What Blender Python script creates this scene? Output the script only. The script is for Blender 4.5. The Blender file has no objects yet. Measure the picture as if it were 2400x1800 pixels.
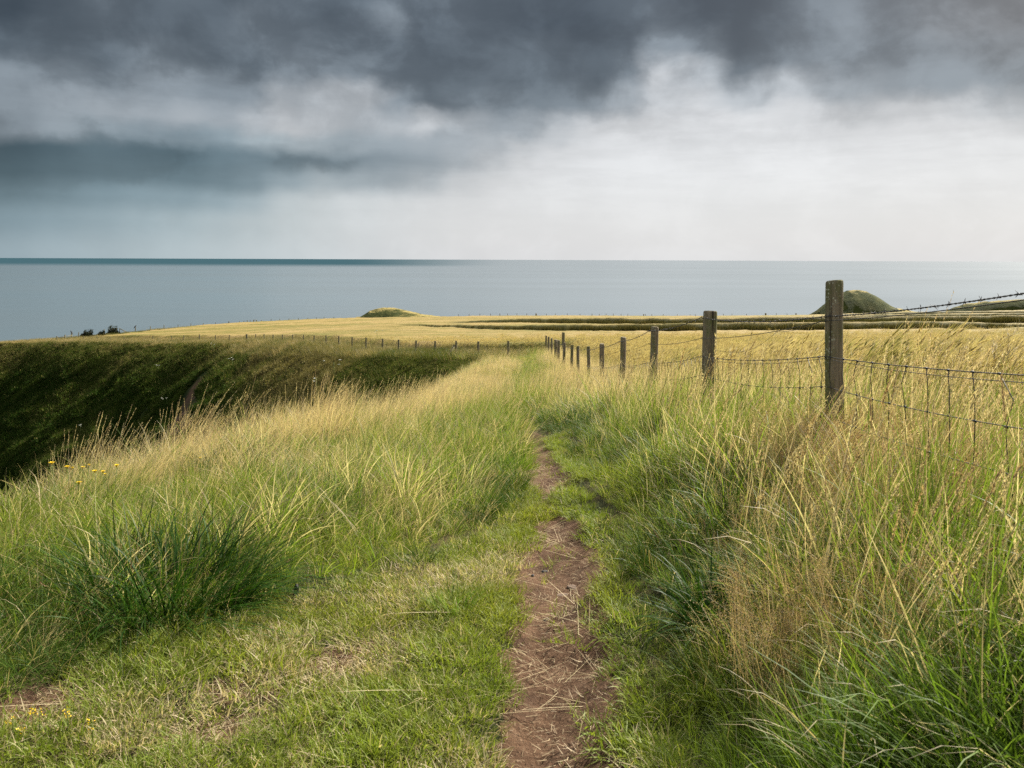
import bpy, math, random
import numpy as np
from mathutils import Matrix, Vector

random.seed(7)
RNG = np.random.default_rng(11)
scene = bpy.context.scene
COL = scene.collection
EYE = 1.6                      # camera height over the path (m)
F, CX, HOR, ROLL = 1869.0, 1200.0, 608.5, 0.0037
SEA_Z = -62.0

# ------------------------------------------------------------------ small maths
def sstep(a, b, x):
    t = np.clip((np.asarray(x, float) - a) / (b - a), 0, 1)
    return t * t * (3 - 2 * t)

def _hash(ix, iy, s):
    h = (ix.astype(np.int64) * 374761393 + iy.astype(np.int64) * 668265263 + s * 974711 + 12345) & 0x7fffffff
    h = ((h ^ (h >> 13)) * 1274126177) & 0x7fffffff
    return ((h ^ (h >> 16)) & 0xffff) / 65535.0

def vn(x, y, s=0):
    x = np.asarray(x, float); y = np.asarray(y, float)
    ix = np.floor(x); iy = np.floor(y)
    fx = x - ix; fy = y - iy
    fx = fx * fx * (3 - 2 * fx); fy = fy * fy * (3 - 2 * fy)
    a = _hash(ix, iy, s); b = _hash(ix + 1, iy, s); c = _hash(ix, iy + 1, s); d = _hash(ix + 1, iy + 1, s)
    return (a * (1 - fx) + b * fx) * (1 - fy) + (c * (1 - fx) + d * fx) * fy

def fbm(x, y, s=0, o=4):
    v = 0; a = .5; t = 0
    for k in range(o):
        v = v + a * vn(x * 2 ** k + 17.3 * k, y * 2 ** k - 9.1 * k, s + k); t += a; a *= .5
    return v / t          # 0..1

def poly_dist(P, X, Y):
    d = np.full(np.shape(X), 1e9)
    for (ax, ay), (bx, by) in zip(P[:-1], P[1:]):
        vx, vy = bx - ax, by - ay
        t = np.clip(((X - ax) * vx + (Y - ay) * vy) / (vx * vx + vy * vy), 0, 1)
        d = np.minimum(d, np.hypot(X - ax - t * vx, Y - ay - t * vy))
    return d

def inside(P, X, Y):
    r = np.zeros(np.shape(X), bool)
    n = len(P)
    for i in range(n):
        ax, ay = P[i]; bx, by = P[(i + 1) % n]
        if ay == by: continue
        c = ((ay > Y) != (by > Y)) & (X < (bx - ax) * (Y - ay) / (by - ay) + ax)
        r ^= c
    return r

# picture <-> place, used to read positions off the photograph
def drop(px, py, Y): return (py - (px - CX) * ROLL - HOR) / F * Y
def Xat(px, Y): return (px - CX) / F * Y
def to_px(X, Y, Z):
    px = CX + F * X / Y
    return px, HOR + (EYE - Z) * F / Y + (px - CX) * ROLL

# ------------------------------------------------------------------ terrain
PY = [-6, 0, 2.5, 4.67, 6.65, 8.1, 9.4, 10.6, 14, 20, 30, 40]
PX = [.05, .1, .147, .27, .32, .28, .25, .09, 0, .1, .5, .9]
PDY = [-6, 0, 2.5, 4.67, 7.7, 10.7, 13.7, 16.7, 19.7, 25.7, 31.7, 40]
PDD = [1.45, 1.55, 1.6, 1.68, 1.95, 2.3, 2.72, 3.12, 3.48, 4.05, 4.5, 5.15]
def pathX(Y): return np.interp(Y, PY, PX)
def pathD(Y): return np.interp(Y, PDY, PDD)
FY = [1.67 + 3.0 * k for k in range(15)]
FTOP = [-.12, .115, .486, .89, 1.32, 1.75, 2.13, 2.45, 2.74, 2.98, 3.19, 3.47, 3.70, 3.92, 4.15]
FGD = [1.0, 1.27, 1.64, 2.04, 2.47, 2.88, 3.26, 3.58, 3.87, 4.11, 4.33, 4.58, 4.82, 5.05, 5.28]
FX = 1.89
NEAR = [(-3.6, -8), (-3.2, 0), (-3.0, 4.5), (-2.75, 8.3), (-1.7, 14), (-1.35, 20), (-1.2, 30), (-.9, 37)]
MIDF = [(-.17 - 1.64 * n, 40 + 3.09 * n) for n in range(20)]
MIDL = [(538, 109), (506, 113), (468, 118), (431, 122), (403, 126), (359, 130), (292, 136), (259, 140), (228, 143), (197, 146), (134, 150)]
MIDLP = [(Xat(p, y), y) for p, y in MIDL]
FAR = [(-.9, 37), (-1.5, 40.5)] + [(x - .9, y - .5) for x, y in MIDF[1:]] + [(x - 2.6, y - 2.2) for x, y in MIDLP] + [(-107, 151), (-150, 156), (-400, 180)]
GULLY = NEAR + FAR[1:] + [(-400, -8)]
EDGE = [(-400, 190), (-150, 164), (-103, 160), (-93, 166), (-88, 185), (-86, 203), (-70.6, 220), (-54, 230), (-25.7, 240), (0, 245), (53.5, 250), (93.6, 252), (127, 253), (163.7, 258), (230, 262), (420, 280)]
LAND = EDGE + [(420, -30), (-400, -30)]

CROP = .75
ctrl = []
for y in [-6, 0, 2.5, 4.67, 7.7, 10.7, 14, 18, 22, 27, 32, 40]:
    ctrl.append((float(pathX(y)), y, float(pathD(y))))
for y, d in zip(FY[::1], FGD): ctrl.append((FX, y, d))
ctrl.append((FX, -4, .75))
for x, y in NEAR[:-1]:
    ctrl.append((x, y, float(pathD(y)) - .03)); ctrl.append((x - 4, y, float(pathD(y)) + .1))
ctrl += [(4, 5, 1.45), (5.5, 8, 1.95), (7, 12, 2.5), (10, 20, 3.3), (8, 31, 4.2), (20, 40, 4.95), (12, 4, 1.7), (30, 20, 3.7), (60, 60, 5.6), (4, -6, .9), (14, -6, 1.3)]
for n in (0, 3, 6, 9, 12, 15, 19):
    x, y = MIDF[n]
    py = [799, 799, 799, 790, 785, 784, 783.5][(0, 3, 6, 9, 12, 15, 19).index(n)]
    ctrl.append((x, y, drop(x * F / y + CX, py, y) + 1.02))
for p, y in MIDL[::3]: ctrl.append((Xat(p, y), y, drop(p, 786, y) + 1.1))
def surf(px, py, Y): ctrl.append((Xat(px, Y), Y, drop(px, py, Y) + CROP))
for q in [(395, 765, 200), (600, 753, 218), (760, 746, 228), (1000, 742, 238), (1200, 739, 243), (1600, 741, 248), (1900, 738, 250), (2150, 732, 252), (2400, 727, 255),
          (1500, 775, 95), (905, 761, 120), (1300, 772, 103), (1600, 762, 124), (2000, 763, 121), (2400, 753, 125), (1150, 757, 138), (2300, 770, 80)]:
    surf(*q)
ctrl += [(-103, 160, drop(0, 805, 160)), (-107, 151, drop(0, 812, 151)), (-150, 160, 19), (-300, 170, 26), (300, 200, 12), (420, 280, 18), (300, 20, 4), (420, 100, 8)]
C = np.array(ctrl)
def _rbf_fit():
    n = len(C); P = C[:, :2]
    r = np.hypot(P[:, None, 0] - P[None, :, 0], P[:, None, 1] - P[None, :, 1])
    A = np.zeros((n + 3, n + 3)); A[:n, :n] = r + np.eye(n) * -.02
    A[:n, n] = 1; A[:n, n + 1:] = P; A[n, :n] = 1; A[n + 1:, :n] = P.T
    return np.linalg.solve(A, np.concatenate([C[:, 2], np.zeros(3)]))
WR = _rbf_fit()
def upland(X, Y):
    X = np.asarray(X, float); Y = np.asarray(Y, float)
    D = WR[-3] + WR[-2] * X + WR[-1] * Y
    for k in range(len(C)):
        D = D + WR[k] * np.sqrt((X - C[k, 0]) ** 2 + (Y - C[k, 1]) ** 2 + .04)
    return D
def prof(d): return .85 * d * d / (d + 1.3)
SCAR = None
def ground(X, Y):
    X = np.asarray(X, float); Y = np.asarray(Y, float)
    z = EYE - upland(X, Y)
    u = X - pathX(Y)
    # trodden groove and little bumps
    wd = .24 - .006 * np.clip(Y, 0, 20)
    near = 1 - sstep(13, 26, Y)
    z = z - .05 * np.exp(-(u / wd) ** 2) * (1 - sstep(11, 16, Y))
    z = z + (fbm(X * 1.6, Y * 1.6, 3) - .5) * .10 * near * sstep(.1, .5, np.abs(u)) + (fbm(X * .35, Y * .35, 9) - .5) * .3 * sstep(3, 12, np.abs(X)) 
    z = z + (fbm(X * 7, Y * 7, 5, 3) - .5) * .025 * near
    # gully
    g = inside(GULLY, X, Y)
    wv = (fbm(X * .13, Y * .13, 27, 3) - .5) * 2.5 * sstep(45, 70, Y)
    a = prof(poly_dist(NEAR, X, Y)); b = prof(np.maximum(poly_dist(FAR, X, Y) + wv * sstep(0, 5, poly_dist(FAR, X, Y)), 0))
    dep = np.minimum(np.minimum(a, b), 34)
    rough = (fbm(X * .16, Y * .16, 21, 4) - .5) * 2.4 + (fbm(X * .7, Y * .7, 25, 3) - .5) * .7
    z = np.where(g, z - dep + rough * sstep(1, 7, dep), z)
    # cliffs to the sea
    out = ~inside(LAND, X, Y)
    de = poly_dist(EDGE, X, Y)
    z = np.where(out, z - 1.4 * de * de / (de + 2), z)
    return np.maximum(z, SEA_Z - 3)

def g1(x, y): return float(ground(np.array([x]), np.array([y]))[0])
def hit(px, py, y0=1.5, y1=260):
    """where the sight line through a photo point meets the ground"""
    ys = np.exp(np.linspace(math.log(y0), math.log(y1), 4000))
    xs = (px - CX) / F * ys
    zr = EYE - drop(px, py, 1.0) * ys
    below = zr < ground(xs, ys)
    i = int(np.argmax(below)) if below.any() else len(ys) - 1
    return float(xs[i]), float(ys[i])

# ------------------------------------------------------------------ object helpers
def link(o):
    COL.objects.link(o); return o
def tag(o, label=None, cat=None, group=None, kind=None):
    if label: o['label'] = label
    if cat: o['category'] = cat
    if group: o['group'] = group
    if kind: o['kind'] = kind
    return o
def mesh_np(name, V, faces, mat=None, smooth=False, attrs=None):
    """faces: (n,4) or (n,3) int array, or list of arrays"""
    V = np.asarray(V, np.float32).reshape(-1, 3)
    fl = faces if isinstance(faces, list) else [faces]
    fl = [np.asarray(f, np.int32) for f in fl if len(f)]
    me = bpy.data.meshes.new(name)
    me.vertices.add(len(V)); me.vertices.foreach_set('co', V.ravel())
    loops = np.concatenate([f.ravel() for f in fl])
    tot = np.concatenate([np.full(len(f), f.shape[1], np.int32) for f in fl])
    start = np.concatenate([[0], np.cumsum(tot)[:-1]]).astype(np.int32)
    me.loops.add(len(loops)); me.loops.foreach_set('vertex_index', loops)
    me.polygons.add(len(tot)); me.polygons.foreach_set('loop_start', start); me.polygons.foreach_set('loop_total', tot)
    for k, a in (attrs or {}).items():
        a = np.asarray(a, np.float32)
        if a.ndim == 2 and a.shape[1] == 4:
            at = me.attributes.new(k, 'FLOAT_COLOR', 'POINT'); at.data.foreach_set('color', a.ravel())
        elif a.ndim == 2:
            at = me.attributes.new(k, 'FLOAT_VECTOR', 'POINT'); at.data.foreach_set('vector', a.ravel())
        else:
            at = me.attributes.new(k, 'FLOAT', 'POINT'); at.data.foreach_set('value', a)
    me.update(); me.validate()
    if smooth: me.polygons.foreach_set('use_smooth', np.ones(len(me.polygons), bool))
    if mat: me.materials.append(mat)
    return me
def obj(name, me, parent=None, loc=(0, 0, 0)):
    o = link(bpy.data.objects.new(name, me)); o.location = loc
    if parent: o.parent = parent
    return o
def empty(name, loc):
    o = link(bpy.data.objects.new(name, None)); o.location = loc; o.empty_display_size = .1
    return o
class MB:
    """collects tubes and lumps for one mesh"""
    def __init__(s): s.V = []; s.Q = []; s.T = []; s.n = 0
    def add(s, v, q=None, t=None):
        v = np.asarray(v, float).reshape(-1, 3)
        if q is not None and len(q): s.Q.append(np.asarray(q) + s.n)
        if t is not None and len(t): s.T.append(np.asarray(t) + s.n)
        s.V.append(v); s.n += len(v)
    def tube(s, pts, r, sides=6, cap=True):
        P = np.asarray(pts, float); n = len(P)
        R = np.broadcast_to(np.asarray(r, float), (n,))
        T = np.gradient(P, axis=0); T /= np.linalg.norm(T, axis=1, keepdims=True) + 1e-9
        up = np.array([0, 0, 1.]) if abs(T[0][2]) < .9 else np.array([1., 0, 0])
        A = np.cross(T, up); A /= np.linalg.norm(A, axis=1, keepdims=True) + 1e-9
        B = np.cross(T, A)
        th = np.linspace(0, 2 * np.pi, sides, endpoint=False)
        V = P[:, None] + R[:, None, None] * (np.cos(th)[None, :, None] * A[:, None] + np.sin(th)[None, :, None] * B[:, None])
        i = np.arange(n - 1)[:, None] * sides; j = np.arange(sides)[None]; k = (j + 1) % sides
        Q = np.stack([i + j, i + k, i + sides + k, i + sides + j], -1).reshape(-1, 4)
        V = V.reshape(-1, 3)
        t = []
        if cap:
            V = np.vstack([V, P[:1], P[-1:]]); c0 = n * sides; c1 = c0 + 1
            for j in range(sides):
                t.append((c0, (j + 1) % sides, j)); t.append((c1, (n - 1) * sides + j, (n - 1) * sides + (j + 1) % sides))
        s.add(V, Q, t)
    def mesh(s, name, mat, smooth=True):
        fl = []
        if s.Q: fl.append(np.concatenate(s.Q))
        if s.T: fl.append(np.concatenate([np.asarray(t).reshape(-1, 3) for t in s.T]))
        return mesh_np(name, np.concatenate(s.V), fl, mat, smooth)

# ------------------------------------------------------------------ node helpers
def new_mat(name):
    m = bpy.data.materials.new(name); m.use_nodes = True
    m.node_tree.nodes.clear()
    return m, m.node_tree
class NT:
    def __init__(s, nt): s.nt = nt
    def n(s, t, **kw):
        nd = s.nt.nodes.new(t)
        for k, v in kw.items():
            if k == 'ins':
                for a, b in v.items():
                    sk = nd.inputs[a]
                    if isinstance(b, bpy.types.NodeSocket): s.nt.links.new(b, sk)
                    else: sk.default_value = b
            else: setattr(nd, k, v)
        return nd
    def math(s, op, a, b=0., c=None, clamp=False):
        nd = s.n('ShaderNodeMath', operation=op, use_clamp=clamp)
        for i, v in enumerate((a, b) + ((c,) if c is not None else ())):
            if isinstance(v, bpy.types.NodeSocket): s.nt.links.new(v, nd.inputs[i])
            else: nd.inputs[i].default_value = v
        return nd.outputs[0]
    def mix(s, f, a, b, blend='MIX'):
        nd = s.n('ShaderNodeMix', data_type='RGBA', blend_type=blend)
        for sk, v in ((nd.inputs[0], f), (nd.inputs[6], a), (nd.inputs[7], b)):
            if isinstance(v, bpy.types.NodeSocket): s.nt.links.new(v, sk)
            else: sk.default_value = v if not isinstance(v, tuple) or len(v) == 4 else (*v, 1)
        return nd.outputs[2]
    def mr(s, v, a, b, c=0., d=1., smooth=True):
        nd = s.n('ShaderNodeMapRange', interpolation_type='SMOOTHSTEP' if smooth else 'LINEAR')
        s.nt.links.new(v, nd.inputs[0])
        for i, x in enumerate((a, b, c, d)): nd.inputs[i + 1].default_value = x
        return nd.outputs[0]
    def noise(s, vec, scale, detail=4., rough=.55, dist=0.):
        nd = s.n('ShaderNodeTexNoise', ins={'Scale': scale, 'Detail': detail, 'Roughness': rough, 'Distortion': dist})
        if vec is not None: s.nt.links.new(vec, nd.inputs['Vector'])
        return nd
    def ramp(s, f, stops, interp='LINEAR'):
        nd = s.n('ShaderNodeValToRGB'); cr = nd.color_ramp; cr.interpolation = interp
        while len(cr.elements) < len(stops): cr.elements.new(.5)
        for e, (p, c) in zip(cr.elements, stops): e.position = p; e.color = (*c, 1)
        s.nt.links.new(f, nd.inputs[0])
        return nd.outputs[0]
    def scalev(s, vec, sc):
        return s.n('ShaderNodeMapping', ins={'Vector': vec, 'Scale': sc}).outputs[0]

# ------------------------------------------------------------------ materials
def grass_mat(name, green, straw, transl=.4, rough=.55, spec=.25):
    """green: two greens, straw: two straw tones; a blade turns straw when its own number is under the tuft's dryness"""
    m, nt = new_mat(name); N = NT(nt)
    bl = N.n('ShaderNodeAttribute', attribute_type='GEOMETRY', attribute_name='bl')
    sp = N.n('ShaderNodeSeparateColor', ins={0: bl.outputs['Color']})
    di = N.n('ShaderNodeAttribute', attribute_type='INSTANCER', attribute_name='dry')
    hu = N.n('ShaderNodeAttribute', attribute_type='INSTANCER', attribute_name='hue')
    g = N.mix(sp.outputs[2], green[0], green[1])
    g = N.mix(hu.outputs['Fac'], g, green[2] if len(green) > 2 else green[1])
    st = N.mix(sp.outputs[2], straw[0], straw[1])
    if len(straw) > 2: st = N.mix(hu.outputs['Fac'], st, straw[2])
    diff = N.math('SUBTRACT', di.outputs['Fac'], sp.outputs[0])
    f = N.mr(diff, -.1, .1)
    # blades bleach a little towards the tip
    tip = N.math('MULTIPLY', N.math('POWER', sp.outputs[1], 2.5), .35)
    f = N.math('MAXIMUM', f, N.math('MULTIPLY', tip, di.outputs['Fac']))
    c = N.mix(f, g, st)
    p = N.n('ShaderNodeBsdfPrincipled', ins={'Base Color': c, 'Roughness': rough, 'Specular IOR Level': spec})
    t = N.n('ShaderNodeBsdfTranslucent', ins={'Color': N.mix(.5, c, (1.0, 1.0, .22, 1), 'MULTIPLY')})
    ms = N.n('ShaderNodeMixShader', ins={0: transl, 1: p.outputs[0], 2: t.outputs[0]})
    o = N.n('ShaderNodeOutputMaterial', ins={0: ms.outputs[0]})
    return m

G1, G2, G3 = (.045, .115, .010), (.130, .235, .020), (.225, .270, .032)
S1, S2, S3 = (.48, .37, .21), (.76, .66, .46), (.58, .44, .25)
M_GRASS = grass_mat('grass_blades', (G1, G2, G3), (S1, S2, S3), .52)
M_TURF = grass_mat('turf_blades', ((.090, .185, .014), (.190, .275, .022), (.275, .285, .038)), ((.46, .36, .20), (.66, .55, .36)), .45)
M_LUSH = grass_mat('lush_blades', ((.013, .040, .005), (.042, .100, .010), (.080, .145, .016)), ((.30, .22, .07), (.48, .38, .16)), .28, .5, .15)
M_BARLEY = grass_mat('barley_stalks', ((.19, .23, .036), (.30, .30, .065), (.26, .26, .05)), ((.52, .42, .19), (.70, .58, .32), (.62, .49, .24)), .4)
M_SCRUB = grass_mat('scrub_leaves', ((.011, .030, .004), (.030, .062, .008), (.075, .110, .016)), ((.15, .13, .04), (.28, .23, .10)), .3, .7, .04)
M_SEED = grass_mat('seed_heads', ((.46, .37, .22), (.60, .50, .32)), ((.56, .43, .26), (.80, .69, .49), (.50, .36, .22)), .5)
M_STRAW = grass_mat('dry_straw', ((.46, .36, .18), (.6, .5, .3)), ((.46, .36, .18), (.62, .52, .32)), .2)

def simple(name, col, rough=.8, spec=.2, noise=0, nscale=30, bump=0, metal=0):
    m, nt = new_mat(name); N = NT(nt)
    tc = N.n('ShaderNodeTexCoord').outputs['Object']
    c = (*col, 1)
    ins = {'Roughness': rough, 'Specular IOR Level': spec, 'Metallic': metal}
    if noise:
        nz = N.noise(tc, nscale, 5)
        c = N.mix(N.mr(nz.outputs[0], .3, .7), tuple(x * (1 - noise) for x in col), tuple(min(1, x * (1 + noise)) for x in col))
        if bump:
            b = N.n('ShaderNodeBump', ins={'Strength': .6, 'Distance': bump, 'Height': nz.outputs[0]})
            ins['Normal'] = b.outputs[0]
    p = N.n('ShaderNodeBsdfPrincipled', ins={'Base Color': c, **ins})
    N.n('ShaderNodeOutputMaterial', ins={0: p.outputs[0]})
    return m
M_WIRE = simple('weathered_wire', (.030, .028, .028), .55, .4, .3, 60)
M_STONE = simple('grey_stone', (.150, .105, .075), .85, .2, .45, 40, .004)
M_DARKSTONE = simple('dark_slate', (.040, .036, .034), .7, .3, .4, 30, .003)
M_PETAL = simple('yellow_petals', (.75, .50, .015), .6, .2)
M_UMBEL = simple('white_umbel', (.66, .66, .56), .7, .2)
M_STEM = simple('green_stem', (.10, .14, .03), .6, .2)
M_BIRD = simple('black_feathers', (.012, .012, .014), .6, .3)
M_BRACT = simple('brown_seed', (.27, .18, .10), .8, .1, .4, 80)

def wood_mat():
    m, nt = new_mat('weathered_post_wood'); N = NT(nt)
    tc = N.n('ShaderNodeTexCoord').outputs['Object']
    oi = N.n('ShaderNodeObjectInfo')
    off = N.n('ShaderNodeVectorMath', operation='ADD', ins={0: tc, 1: oi.outputs['Random']})
    v = off.outputs[0]
    grain = N.noise(N.scalev(v, (55, 55, 2.2)), 1, 6, .65)
    c = N.ramp(grain.outputs[0], [(.25, (.085, .066, .042)), (.5, (.20, .16, .105)), (.75, (.34, .28, .19))])
    big = N.noise(N.scalev(v, (7, 7, 3.5)), 1, 4)
    c = N.mix(N.mr(big.outputs[0], .42, .62, 0, .85), c, (.125, .130, .045))        # green algae
    lich = N.n('ShaderNodeTexVoronoi', ins={'Vector': N.scalev(v, (60, 60, 46)), 'Scale': 1.})
    patch = N.noise(N.scalev(v, (6, 6, 3)), 1, 3)
    lf = N.math('MULTIPLY', N.mr(lich.outputs['Distance'], .34, .2), N.mr(patch.outputs[0], .44, .56))
    c = N.mix(lf, c, (.42, .42, .30))
    crack = N.noise(N.scalev(v, (38, 38, .8)), 1, 2)
    h = N.math('ADD', grain.outputs[0], N.math('MULTIPLY', N.mr(crack.outputs[0], .34, .40), 1.5))
    b = N.n('ShaderNodeBump', ins={'Strength': .9, 'Distance': .005, 'Height': h})
    c = N.mix(N.mr(crack.outputs[0], .36, .32), c, (.03, .022, .015))
    p = N.n('ShaderNodeBsdfPrincipled', ins={'Base Color': c, 'Roughness': .9, 'Specular IOR Level': .15, 'Normal': b.outputs[0]})
    N.n('ShaderNodeOutputMaterial', ins={0: p.outputs[0]})
    return m
M_WOOD = wood_mat()

def soil_nodes(N, P):
    n1 = N.noise(P, 9, 6, .6); n2 = N.noise(P, 70, 5, .7)
    c = N.ramp(n1.outputs[0], [(.3, (.066, .036, .020)), (.55, (.115, .065, .037)), (.75, (.165, .102, .062))])
    c = N.mix(N.mr(n2.outputs[0], .54, .74), c, (.26, .18, .115))
    c = N.mix(N.mr(n2.outputs[0], .40, .28), c, (.028, .016, .010))
    n0 = N.noise(P, 3.2, 3); c = N.mix(N.mr(n0.outputs[0], .52, .66, 0, .55), c, (.060, .034, .021))
    h = N.math('ADD', n2.outputs[0], N.math('MULTIPLY', n1.outputs[0], 1.5))
    return c, h

def ground_mat():
    m, nt = new_mat('turf_ground'); N = NT(nt)
    P = N.n('ShaderNodeNewGeometry').outputs['Position']
    mk = N.n('ShaderNodeAttribute', attribute_name='mask')
    s = N.n('ShaderNodeSeparateColor', ins={0: mk.outputs['Color']})
    sc, sh = soil_nodes(N, P)
    t1 = N.noise(P, 3, 5); t2 = N.noise(P, 40, 4, .7)
    th = N.mix(N.mr(t1.outputs[0], .38, .62), (.022, .028, .008), (.075, .062, .026))  # thatch colour darkened to deepen the shade between the blades
    th = N.mix(N.mr(t2.outputs[0], .52, .72), th, (.15, .115, .055))
    th = N.mix(N.mr(t2.outputs[0], .42, .28), th, (.020, .022, .008))
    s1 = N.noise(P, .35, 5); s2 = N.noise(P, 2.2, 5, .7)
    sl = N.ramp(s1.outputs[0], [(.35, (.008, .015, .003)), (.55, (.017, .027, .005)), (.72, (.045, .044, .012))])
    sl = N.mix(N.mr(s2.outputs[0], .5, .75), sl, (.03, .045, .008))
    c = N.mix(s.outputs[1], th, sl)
    rs = N.noise(P, 1.1, 5, .65)
    rim = N.mix(N.mr(rs.outputs[0], .4, .62), (.20, .15, .055), (.09, .095, .025))
    c = N.mix(s.outputs[2], c, rim)
    sf = N.mr(N.math('ADD', s.outputs[0], N.math('MULTIPLY', N.math('SUBTRACT', t2.outputs[0], .5), .7)), .35, .65)
    c = N.mix(sf, c, sc)
    hh = N.math('ADD', N.math('MULTIPLY', t2.outputs[0], 1.4), sh)
    b = N.n('ShaderNodeBump', ins={'Strength': .8, 'Distance': .02, 'Height': hh})
    p = N.n('ShaderNodeBsdfPrincipled', ins={'Base Color': c, 'Roughness': .95, 'Specular IOR Level': .1, 'Normal': b.outputs[0]})
    N.n('ShaderNodeOutputMaterial', ins={0: p.outputs[0]})
    return m
def path_mat():
    m, nt = new_mat('trodden_soil'); N = NT(nt)
    P = N.n('ShaderNodeNewGeometry').outputs['Position']
    c, h = soil_nodes(N, P)
    vo = N.n('ShaderNodeTexVoronoi', ins={'Vector': P, 'Scale': 60.})
    b = N.n('ShaderNodeBump', ins={'Strength': .9, 'Distance': .014, 'Height': N.math('ADD', h, N.mr(vo.outputs['Distance'], .25, .05, 0, .5))})
    p = N.n('ShaderNodeBsdfPrincipled', ins={'Base Color': c, 'Roughness': .95, 'Specular IOR Level': .12, 'Normal': b.outputs[0]})
    N.n('ShaderNodeOutputMaterial', ins={0: p.outputs[0]})
    return m
def crop_mat():
    m, nt = new_mat('ripe_barley_canopy'); N = NT(nt)
    G = N.n('ShaderNodeNewGeometry'); P = G.outputs['Position']
    mk = N.n('ShaderNodeAttribute', attribute_name='mask')
    s = N.n('ShaderNodeSeparateColor', ins={0: mk.outputs['Color']})
    a = N.noise(N.scalev(P, (.03, .11, .1)), 1, 6, .68, .8); b2 = N.noise(N.scalev(P, (.5, 1.3, .5)), 1, 5, .7)
    fine = N.noise(N.scalev(P, (9, 5, 9)), 1, 3, .7)
    c = N.ramp(a.outputs[0], [(.32, (.105, .105, .020)), (.43, (.165, .135, .030)), (.54, (.25, .18, .058)), (.66, (.30, .215, .085)), (.75, (.22, .155, .045))])
    c = N.mix(N.mr(b2.outputs[0], .52, .72, 0, .7), c, (.19, .17, .036))
    c = N.mix(N.mr(fine.outputs[0], .5, .75, 0, .5), c, (.38, .30, .15))
    c = N.mix(N.mr(fine.outputs[0], .42, .25, 0, .6), c, (.17, .14, .035))
    lod = N.noise(N.scalev(P, (.022, .34, .1)), 1, 4, .55, .5)
    c = N.mix(N.mr(lod.outputs[0], .60, .68, 0, .75), c, (.105, .105, .022))
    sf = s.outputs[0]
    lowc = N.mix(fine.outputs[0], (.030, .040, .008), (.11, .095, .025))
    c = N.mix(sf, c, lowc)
    c = N.mix(s.outputs[1], c, (.060, .135, .022))                                  # short green strip
    h = N.math('ADD', N.math('MULTIPLY', b2.outputs[0], 2.), fine.outputs[0])
    bm = N.n('ShaderNodeBump', ins={'Strength': .7, 'Distance': .12, 'Height': h})
    p = N.n('ShaderNodeBsdfPrincipled', ins={'Base Color': c, 'Roughness': .8, 'Specular IOR Level': .15, 'Normal': bm.outputs[0]})
    N.n('ShaderNodeOutputMaterial', ins={0: p.outputs[0]})
    return m
def hill_mat():
    m, nt = new_mat('grassy_mound'); N = NT(nt)
    G = N.n('ShaderNodeNewGeometry'); P = G.outputs['Position']
    a = N.noise(P, .35, 5, .6); f = N.noise(P, 2.5, 4, .7)
    c = N.ramp(a.outputs[0], [(.35, (.026, .038, .008)), (.55, (.048, .058, .012)), (.7, (.10, .095, .028))])
    c = N.mix(N.mr(f.outputs[0], .5, .75, 0, .6), c, (.17, .14, .05))
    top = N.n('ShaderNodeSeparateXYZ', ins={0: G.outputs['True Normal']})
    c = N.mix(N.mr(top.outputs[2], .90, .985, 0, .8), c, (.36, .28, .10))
    b = N.n('ShaderNodeBump', ins={'Strength': .8, 'Distance': .4, 'Height': f.outputs[0]})
    p = N.n('ShaderNodeBsdfPrincipled', ins={'Base Color': c, 'Roughness': .9, 'Specular IOR Level': .1, 'Normal': b.outputs[0]})
    N.n('ShaderNodeOutputMaterial', ins={0: p.outputs[0]})
    return m
def sea_mat():
    m, nt = new_mat('sea_water'); N = NT(nt)
    P = N.n('ShaderNodeNewGeometry').outputs['Position']
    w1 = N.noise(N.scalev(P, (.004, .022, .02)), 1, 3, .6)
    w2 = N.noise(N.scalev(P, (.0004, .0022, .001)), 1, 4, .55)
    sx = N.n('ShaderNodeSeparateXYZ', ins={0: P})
    # distant cloud shadow painted into the water as a dark band at far left
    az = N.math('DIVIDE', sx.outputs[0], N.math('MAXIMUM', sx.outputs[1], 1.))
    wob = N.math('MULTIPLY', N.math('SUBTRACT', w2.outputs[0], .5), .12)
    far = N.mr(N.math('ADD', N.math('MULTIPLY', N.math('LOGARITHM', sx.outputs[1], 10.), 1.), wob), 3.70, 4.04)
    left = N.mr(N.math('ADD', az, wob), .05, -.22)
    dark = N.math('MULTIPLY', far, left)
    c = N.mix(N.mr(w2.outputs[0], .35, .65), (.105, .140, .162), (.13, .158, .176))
    c = N.mix(N.mr(w1.outputs[0], .55, .8, 0, .35), c, (.14, .165, .18))
    b = N.n('ShaderNodeBump', ins={'Strength': .2, 'Distance': 2., 'Height': w1.outputs[0]})
    p = N.n('ShaderNodeBsdfPrincipled', ins={'Base Color': c, 'Roughness': .20, 'Specular IOR Level': .5, 'Normal': b.outputs[0]})
    d = N.n('ShaderNodeBsdfDiffuse', ins={0: (.026, .058, .074, 1)})                 # matt teal of the painted cloud shadow, thinly mixed in elsewhere
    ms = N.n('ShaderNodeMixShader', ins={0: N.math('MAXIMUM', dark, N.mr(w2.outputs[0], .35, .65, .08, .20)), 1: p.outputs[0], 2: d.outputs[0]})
    N.n('ShaderNodeOutputMaterial', ins={0: ms.outputs[0]})
    return m

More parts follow.
